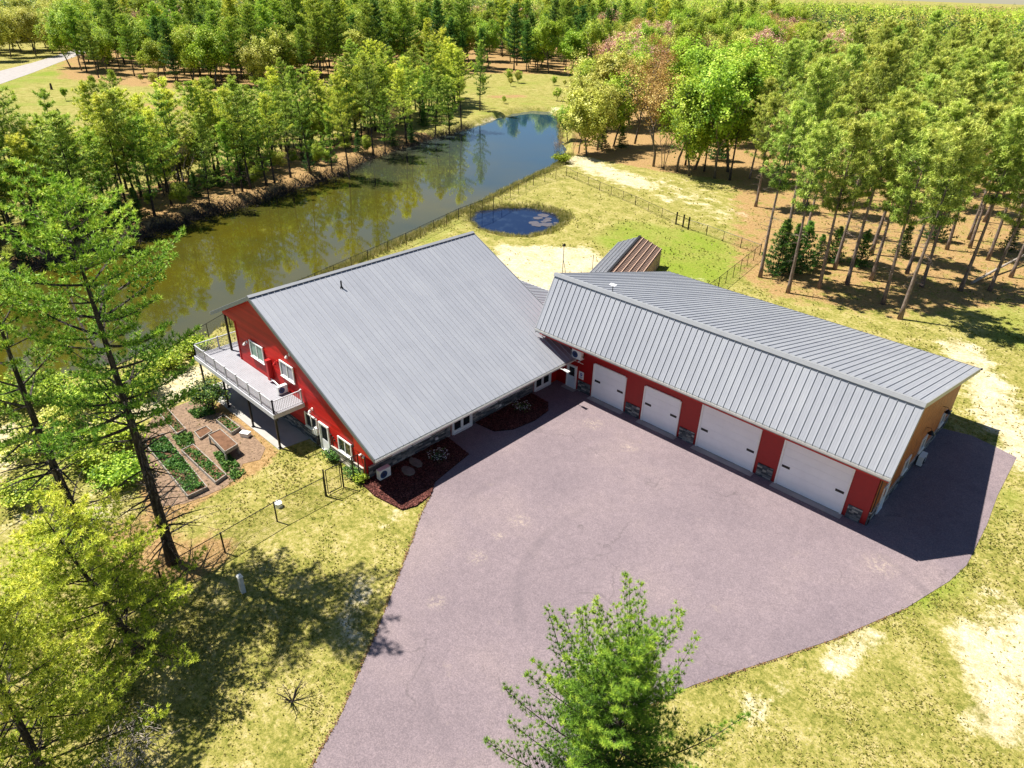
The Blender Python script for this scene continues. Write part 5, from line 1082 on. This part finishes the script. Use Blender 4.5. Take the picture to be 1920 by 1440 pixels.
# ------------------------------------------------------------------ low plants
def shrub(name, label, x, y, h, rad, foli, n=700, leaf=.07, twigs=26, cat='shrub', seed=1, bk='bark_grey', z=None):
    t = thing(name, label, cat, (x, y, ground_z(x, y) if z is None else z)); r = random.Random(seed); rr = np.random.default_rng(seed); mb = MB(); tips = []
    for i in range(twigs):
        a = r.random()*6.283; q = r.random()**.5; e = Vector((math.cos(a)*rad*q, math.sin(a)*rad*q, h*r.uniform(.5, 1))); m_ = e*.5+Vector((r.gauss(0, .08), r.gauss(0, .08), .1*h)); mb.tube([(0, 0, -.05), m_, e], [.03, .016, .006], 4, False); tips += [e, m_.lerp(e, .5)]
        for k in range(2): f = m_.lerp(e, r.random())+Vector((r.gauss(0, .2*rad), r.gauss(0, .2*rad), r.uniform(0, .2*h))); mb.tube([m_.lerp(e, .4), f], [.010, .004], 3, False); tips.append(f)
    link('stems', mb.mesh('stems', M[bk]), t)
    if n:
        T = np.array([tuple(p) for p in tips]); c = T[rr.integers(0, len(T), n)]+rr.normal(size=(n, 3))*[.16*rad+.03, .16*rad+.03, .08*h+.02]; c[:, 2] = np.abs(c[:, 2]); nn = unit(np.array([0, 0, .9])+rr.normal(size=(n, 3))*.6); A = unit(np.cross(nn, rr.normal(size=(n, 3)))); B = np.cross(nn, A); L = (leaf*(.6+.8*rr.random(n)))[:, None]
        link('leaves', tri_mesh('leaves', np.stack([c-A*L, c+B*L*.7, c+A*L, c-B*L*.7], 1).reshape(-1, 3), np.clip(rr.random(n), 0, 1), M[foli], 4), t)
    return t
shrub('dead_bush', 'leafless dead bush on the lawn left of the driveway', *at2(548, 1315), 1.1, 1.0, 'decid_b', 0, twigs=16, seed=3, bk='bark_dark')
shrub('shrub', 'dark leafy shrub between the patio and the garden', *at2(398, 768), 2.2, 1.3, 'dark_conifer', 2600, .08, 40, seed=4)
shrub('shrub', 'small green shrub at the pale stone wall by the side door', *at2(625, 862), .7, .5, 'crop', 900, .06, 20, seed=5)
shrub('shrub', 'low green plant between the gate and the house corner', *at2(662, 892), .6, .6, 'crop', 800, .06, 20, seed=6)
shrub('shrub', 'yellow green shrub at the foot of the house corner', *at2(677, 903), .6, .5, 'decid', 700, .06, 20, seed=16)
M['bloom'] = mat('white_blossom', (.75, .75, .74), .6)
for i, (px, py, lb) in enumerate(((822, 862, 'small rounded bush with white blossoms in the mulch, nearer the house corner'), (978, 770, 'small rounded bush with white blossoms in the mulch, nearer the entry'))):
    x, y = at2(px, py); t = shrub('flowering_bush', lb, x, y, .55, .7, 'dark_conifer', 300, .04, 36, seed=20+i, bk='bark_dark', z=.05); rr = np.random.default_rng(i); n = 70; a = rr.random(n)*6.28; q = .25+.5*rr.random(n); c = np.stack([q*np.cos(a), q*np.sin(a), .35+.25*rr.random(n)], -1); A = unit(rr.normal(size=(n, 3))*[1, 1, .3]); B = unit(np.cross(A, [0, 0, 1.]))
    L = .045; link('blossoms', tri_mesh('blossoms', np.stack([c-A*L, c+B*L, c+A*L, c-B*L], 1).reshape(-1, 3), np.ones(n), M['bloom'], 4), t)
for i, (px, py) in enumerate(((1062, 300), (1075, 290), (1050, 262), (1040, 305))):
    x, y = at2(px, py); plant(decs['n'][1], 'waterside_sapling', 'thin bare sapling leaning at the sandy point by the pond, %s of a group' % ORD[i], 'sapling', x, y, i*1.3, .42, 'saplings at the sandy point', tilt=(.1, -.2))
shrub('shrub', 'yellow green bush on the small point beside the sand', *at2(1052, 305), 1.4, 1.6, 'decid', 2200, .12, 40, seed=9)
for i, (px, py, h, rd, f) in enumerate([(100, 745, 1.8, 2.0, 'decid'), (180, 760, 1.7, 2.2, 'decid'), (260, 740, 1.5, 1.6, 'decid'), (60, 850, 1.4, 1.8, 'decid_y'), (170, 870, 1.6, 2.0, 'decid'), (230, 900, 1.2, 1.6, 'decid'), (120, 800, 1.3, 1.4, 'decid_y'), (20, 760, 1.9, 2.2, 'decid'), (220, 830, 1.5, 1.8, 'decid'), (320, 690, 1.4, 1.8, 'decid'), (370, 660, 1.2, 1.3, 'decid'), (60, 940, 1.3, 1.5, 'decid'), (140, 1010, 1.0, 1.2, 'decid')]):
    shrub('shrub', 'fresh green shrub behind the two tall left pines, %s of those near the water path' % ORD[i], *at2(px, py), h, rd, f, 2400, .10, 34, seed=60+i)
for i in range(46):
    f = RG.random(); px = 20+850*f; py = 500-262*f-RG.uniform(4, 34); x, y = at2(px, py)
    if i % 2: plant(decs[RG.choice('gyg')][1 if RG.random() < .5 else 0], 'bank_shrub', 'low leafy bush under the pines on the far bank', 'bush', x, y, RG.random()*6, RG.uniform(.16, .3), 'bushes under the pines on the far bank')
    else: plant(shrubc, 'young_conifer', 'young dark conifer under the pines on the far bank', 'conifer', x, y, RG.random()*6, RG.uniform(.35, .75), 'young conifers on the far bank')
for i in range(34):
    x, y = at2(RG.uniform(100, 1070), RG.choice((RG.uniform(150, 172), RG.uniform(160, 200)))); plant(RG.choice(decs['g']+decs['y']), 'field_shrub', 'scattered low bush in the meadow before the forest', 'bush', x, y, RG.random()*6, RG.uniform(.14, .34), 'bushes in the meadow')
# fallen log and branches
lg = thing('fallen_log', 'pale fallen log leaning among the red pines at the right edge', 'log', (*at2(1830, 530), 0)); a = Vector((*at2(1822, 531, .1), .15)); b_ = Vector((*at2(1925, 478, 1.0), 1.2)); mb = MB(); mb.tube([a, a.lerp(b_, .5)+Vector((0, 0, .05)), b_], [.17, .14, .10], 8)
for k in range(9): p = a.lerp(b_, .15+.09*k); mb.tube([p, p+Vector((RG.gauss(0, .5), RG.gauss(0, .5), RG.uniform(.2, 1)))], [.03, .01], 4)
mb.build('log', M['bone'], lg)
st = thing('stump', 'small dark stump in the dry field near the road', 'stump', (*at2(97, 168), 0)); mb = MB(); mb.tube([(0, 0, 0), (-.2, .1, 1.6)], [.35, .22], 8); link('wood', mb.mesh('wood', M['bark_dark']), st)
FARS = [at2(*p, -1.) for p in [(880, 240), (840, 252), (800, 262), (760, 277), (690, 300), (640, 326), (600, 340), (560, 352), (500, 372), (440, 392), (385, 402), (330, 422), (285, 434), (240, 462), (150, 480), (70, 500), (0, 530)]]
mb = MB(); r = random.Random(8)                        # dead brush along the far water edge
for i in range(3400):
    f = r.random(); q = f*(len(FARS)-1); j = min(int(q), len(FARS)-2); x = FARS[j][0]+(FARS[j+1][0]-FARS[j][0])*(q-j)+r.gauss(0, 1.0); y = FARS[j][1]+(FARS[j+1][1]-FARS[j][1])*(q-j)+r.gauss(0, 1.0); g = ground_z(x, y); p = Vector((x, y, max(g, -1.0)+.05)); e = p+Vector((r.gauss(0, .8), r.gauss(0, .8), r.uniform(.05, 1.3))); mb.tube([p, p.lerp(e, .5)+Vector((0, 0, .12)), e], [.045, .03, .010], 3, False)
o = mb.build('dead_brush', M['bark_dark'], stuff=True); o['label'] = 'dark dead brushwood along the far water edge'
mb = MB()
for px, py, n in ((230, 1350, 60), (250, 1395, 60), (190, 1420, 40)):   # pale dead twigs in the corner
    x, y = at2(px, py, 1.); 
    for i in range(n): p = Vector((x+r.gauss(0, .4), y+r.gauss(0, .4), .2+r.random()*1.0)); e = p+Vector((r.gauss(.5, .6), r.gauss(0, .6), r.gauss(.1, .25))); mb.tube([p, p.lerp(e, .5), e], [.016, .011, .004], 3, False)
o = mb.build('dead_twigs', M['bone'], stuff=True); o['label'] = 'pale dead twigs sticking out in the lower left corner'

# grass: short clumps close by, reeds on the banks
def grass_field():
    rr = np.random.default_rng(3); n = 260000; u = rr.uniform(-40, 1960, n); v = rr.uniform(0, 1, n)**.8*1200+280
    d = _F[None]*FOC+_R[None]*(u[:, None]-960)-_U[None]*(v[:, None]-720); t_ = (0-CAM[2])/d[:, 2]; P = CAM[None]+d*t_[:, None]; x, y = P[:, 0], P[:, 1]
    bad = inpoly(x, y, PAVE) | inpoly(x, y, POND) | inpoly(x, y, SMALL) | ((x > -45.2) & (x < -29.1) & (y > -19.4) & (y < 1)) | ((x > -44) & (x < -3.9) & (y > -.1) & (y < 17.2)) | ((x > -48.2) & (x < -36) & (y > -21.8) & (y < -19)) | ((x > -29.4) & (x < -24.8) & (y > -19.9) & (y < -3))
    ii = np.clip(np.searchsorted(gx, x), 1, len(gx)-1); jj = np.clip(np.searchsorted(gy, y), 1, len(gy)-1); z_ = zone[jj, ii]; h0 = Z[jj, ii]
    keep = ~bad & (rr.random(n) > z_[:, 0]*.98) & (rr.random(n) > z_[:, 2]*.8) & (h0 > -.9) & (np.hypot(x-CAM[0], y-CAM[1]) < 130)
    lump = (np.sin(x*1.1+np.sin(y*.8)*2)+np.sin(y*1.7+x*.5)+np.sin(x*.37-y*.29+1.3)*1.3+np.sin(x*3.1+y*2.3)*.6)*.16+.45; keep &= rr.random(n) < np.clip(lump, .04, 1)**1.6
    x, y, z_, h0 = x[keep], y[keep], z_[keep], h0[keep]; n = len(x); c = np.stack([x, y, h0-.01], -1); dist = np.hypot(x-CAM[0], y-CAM[1])
    up = np.tile([0, 0, 1.], (n, 1)); L = .07+.0016*dist; V = []; T = []
    D = unit(up*.55+rr.normal(size=(n, 3))*.55); D[:, 2] = np.abs(D[:, 2])+.15; D = unit(D)
    for s in range(2):
        D2 = unit(D+rr.normal(size=(n, 3))*.5); D2[:, 2] = np.abs(D2[:, 2]); S_ = unit(np.cross(D2, rr.normal(size=(n, 3)))); l = (L*(.6+.8*rr.random(n)))[:, None]; w_ = l*.32
        V.append(np.stack([c-S_*w_, c+S_*w_, c+D2*l], 1)); T.append(np.clip(.55-.45*z_[:, 1]+rr.normal(size=n)*.2, 0, 1))
    V = np.concatenate(V).reshape(-1, 3); T = np.concatenate(T)
    o = link('grass', tri_mesh('grass', V, T, M['grass']), stuff=True); o['label'] = 'short dry yellow green lawn grass'
grass_field()
mb = MB(); r = random.Random(41)
for i in range(16):
    x, y = at2(r.uniform(1000, 1050), r.uniform(398, 424), -.39); a0 = r.random()*6; k = 9; q = r.uniform(.3, .95)
    mb.face([(x+q*r.uniform(.75, 1.15)*math.cos(a0+6.283*j/k), y+q*r.uniform(.75, 1.15)*math.sin(a0+6.283*j/k), -.39+.002*i) for j in range(k)])
o = mb.build('algae_mats', mat('dry_algae', (.075, .07, .085), .9, var=.3, scale=3), stuff=True); o['label'] = 'pale floating mats at the right end of the small pond'
def reeds(pl, n, h, seed, lab, off=(0.1, 1.6)):
    rr = np.random.default_rng(seed); P = np.array(pl); seg = rr.integers(0, len(P)-1, n); t_ = rr.random(n)[:, None]; c = P[seg]*(1-t_)+P[seg+1]*t_+rr.normal(size=(n, 2))*.55
    g = np.array([ground_z(a, b_) for a, b_ in c]); k = g > -.97; c = c[k]; g = g[k]; n = len(c); c3 = np.concatenate([c, g[:, None]-.03], 1)
    V, T = blades(c3, np.tile([0, 0, 1.], (n, 1)), 7, h, .05, .38, rr.random(n), seed, .08)
    o = link('bank_grass', tri_mesh('bank_grass', V, T, M['grass']), stuff=True); o['label'] = lab
reeds([at2(*p) for p in [(440, 602), (520, 556), (600, 518), (690, 480), (780, 440), (880, 392), (960, 350), (1040, 314), (1066, 290)]], 5200, .55, 1, 'tall grass between the fence and the water')
reeds(SMALL+SMALL[:1], 2600, .5, 2, 'coarse grass round the small pond')
reeds([at2(*p) for p in [(1050, 255), (1045, 222), (1030, 209), (1000, 207), (960, 213), (930, 223), (880, 240)]], 1800, .7, 3, 'tall grass at the far end of the pond')
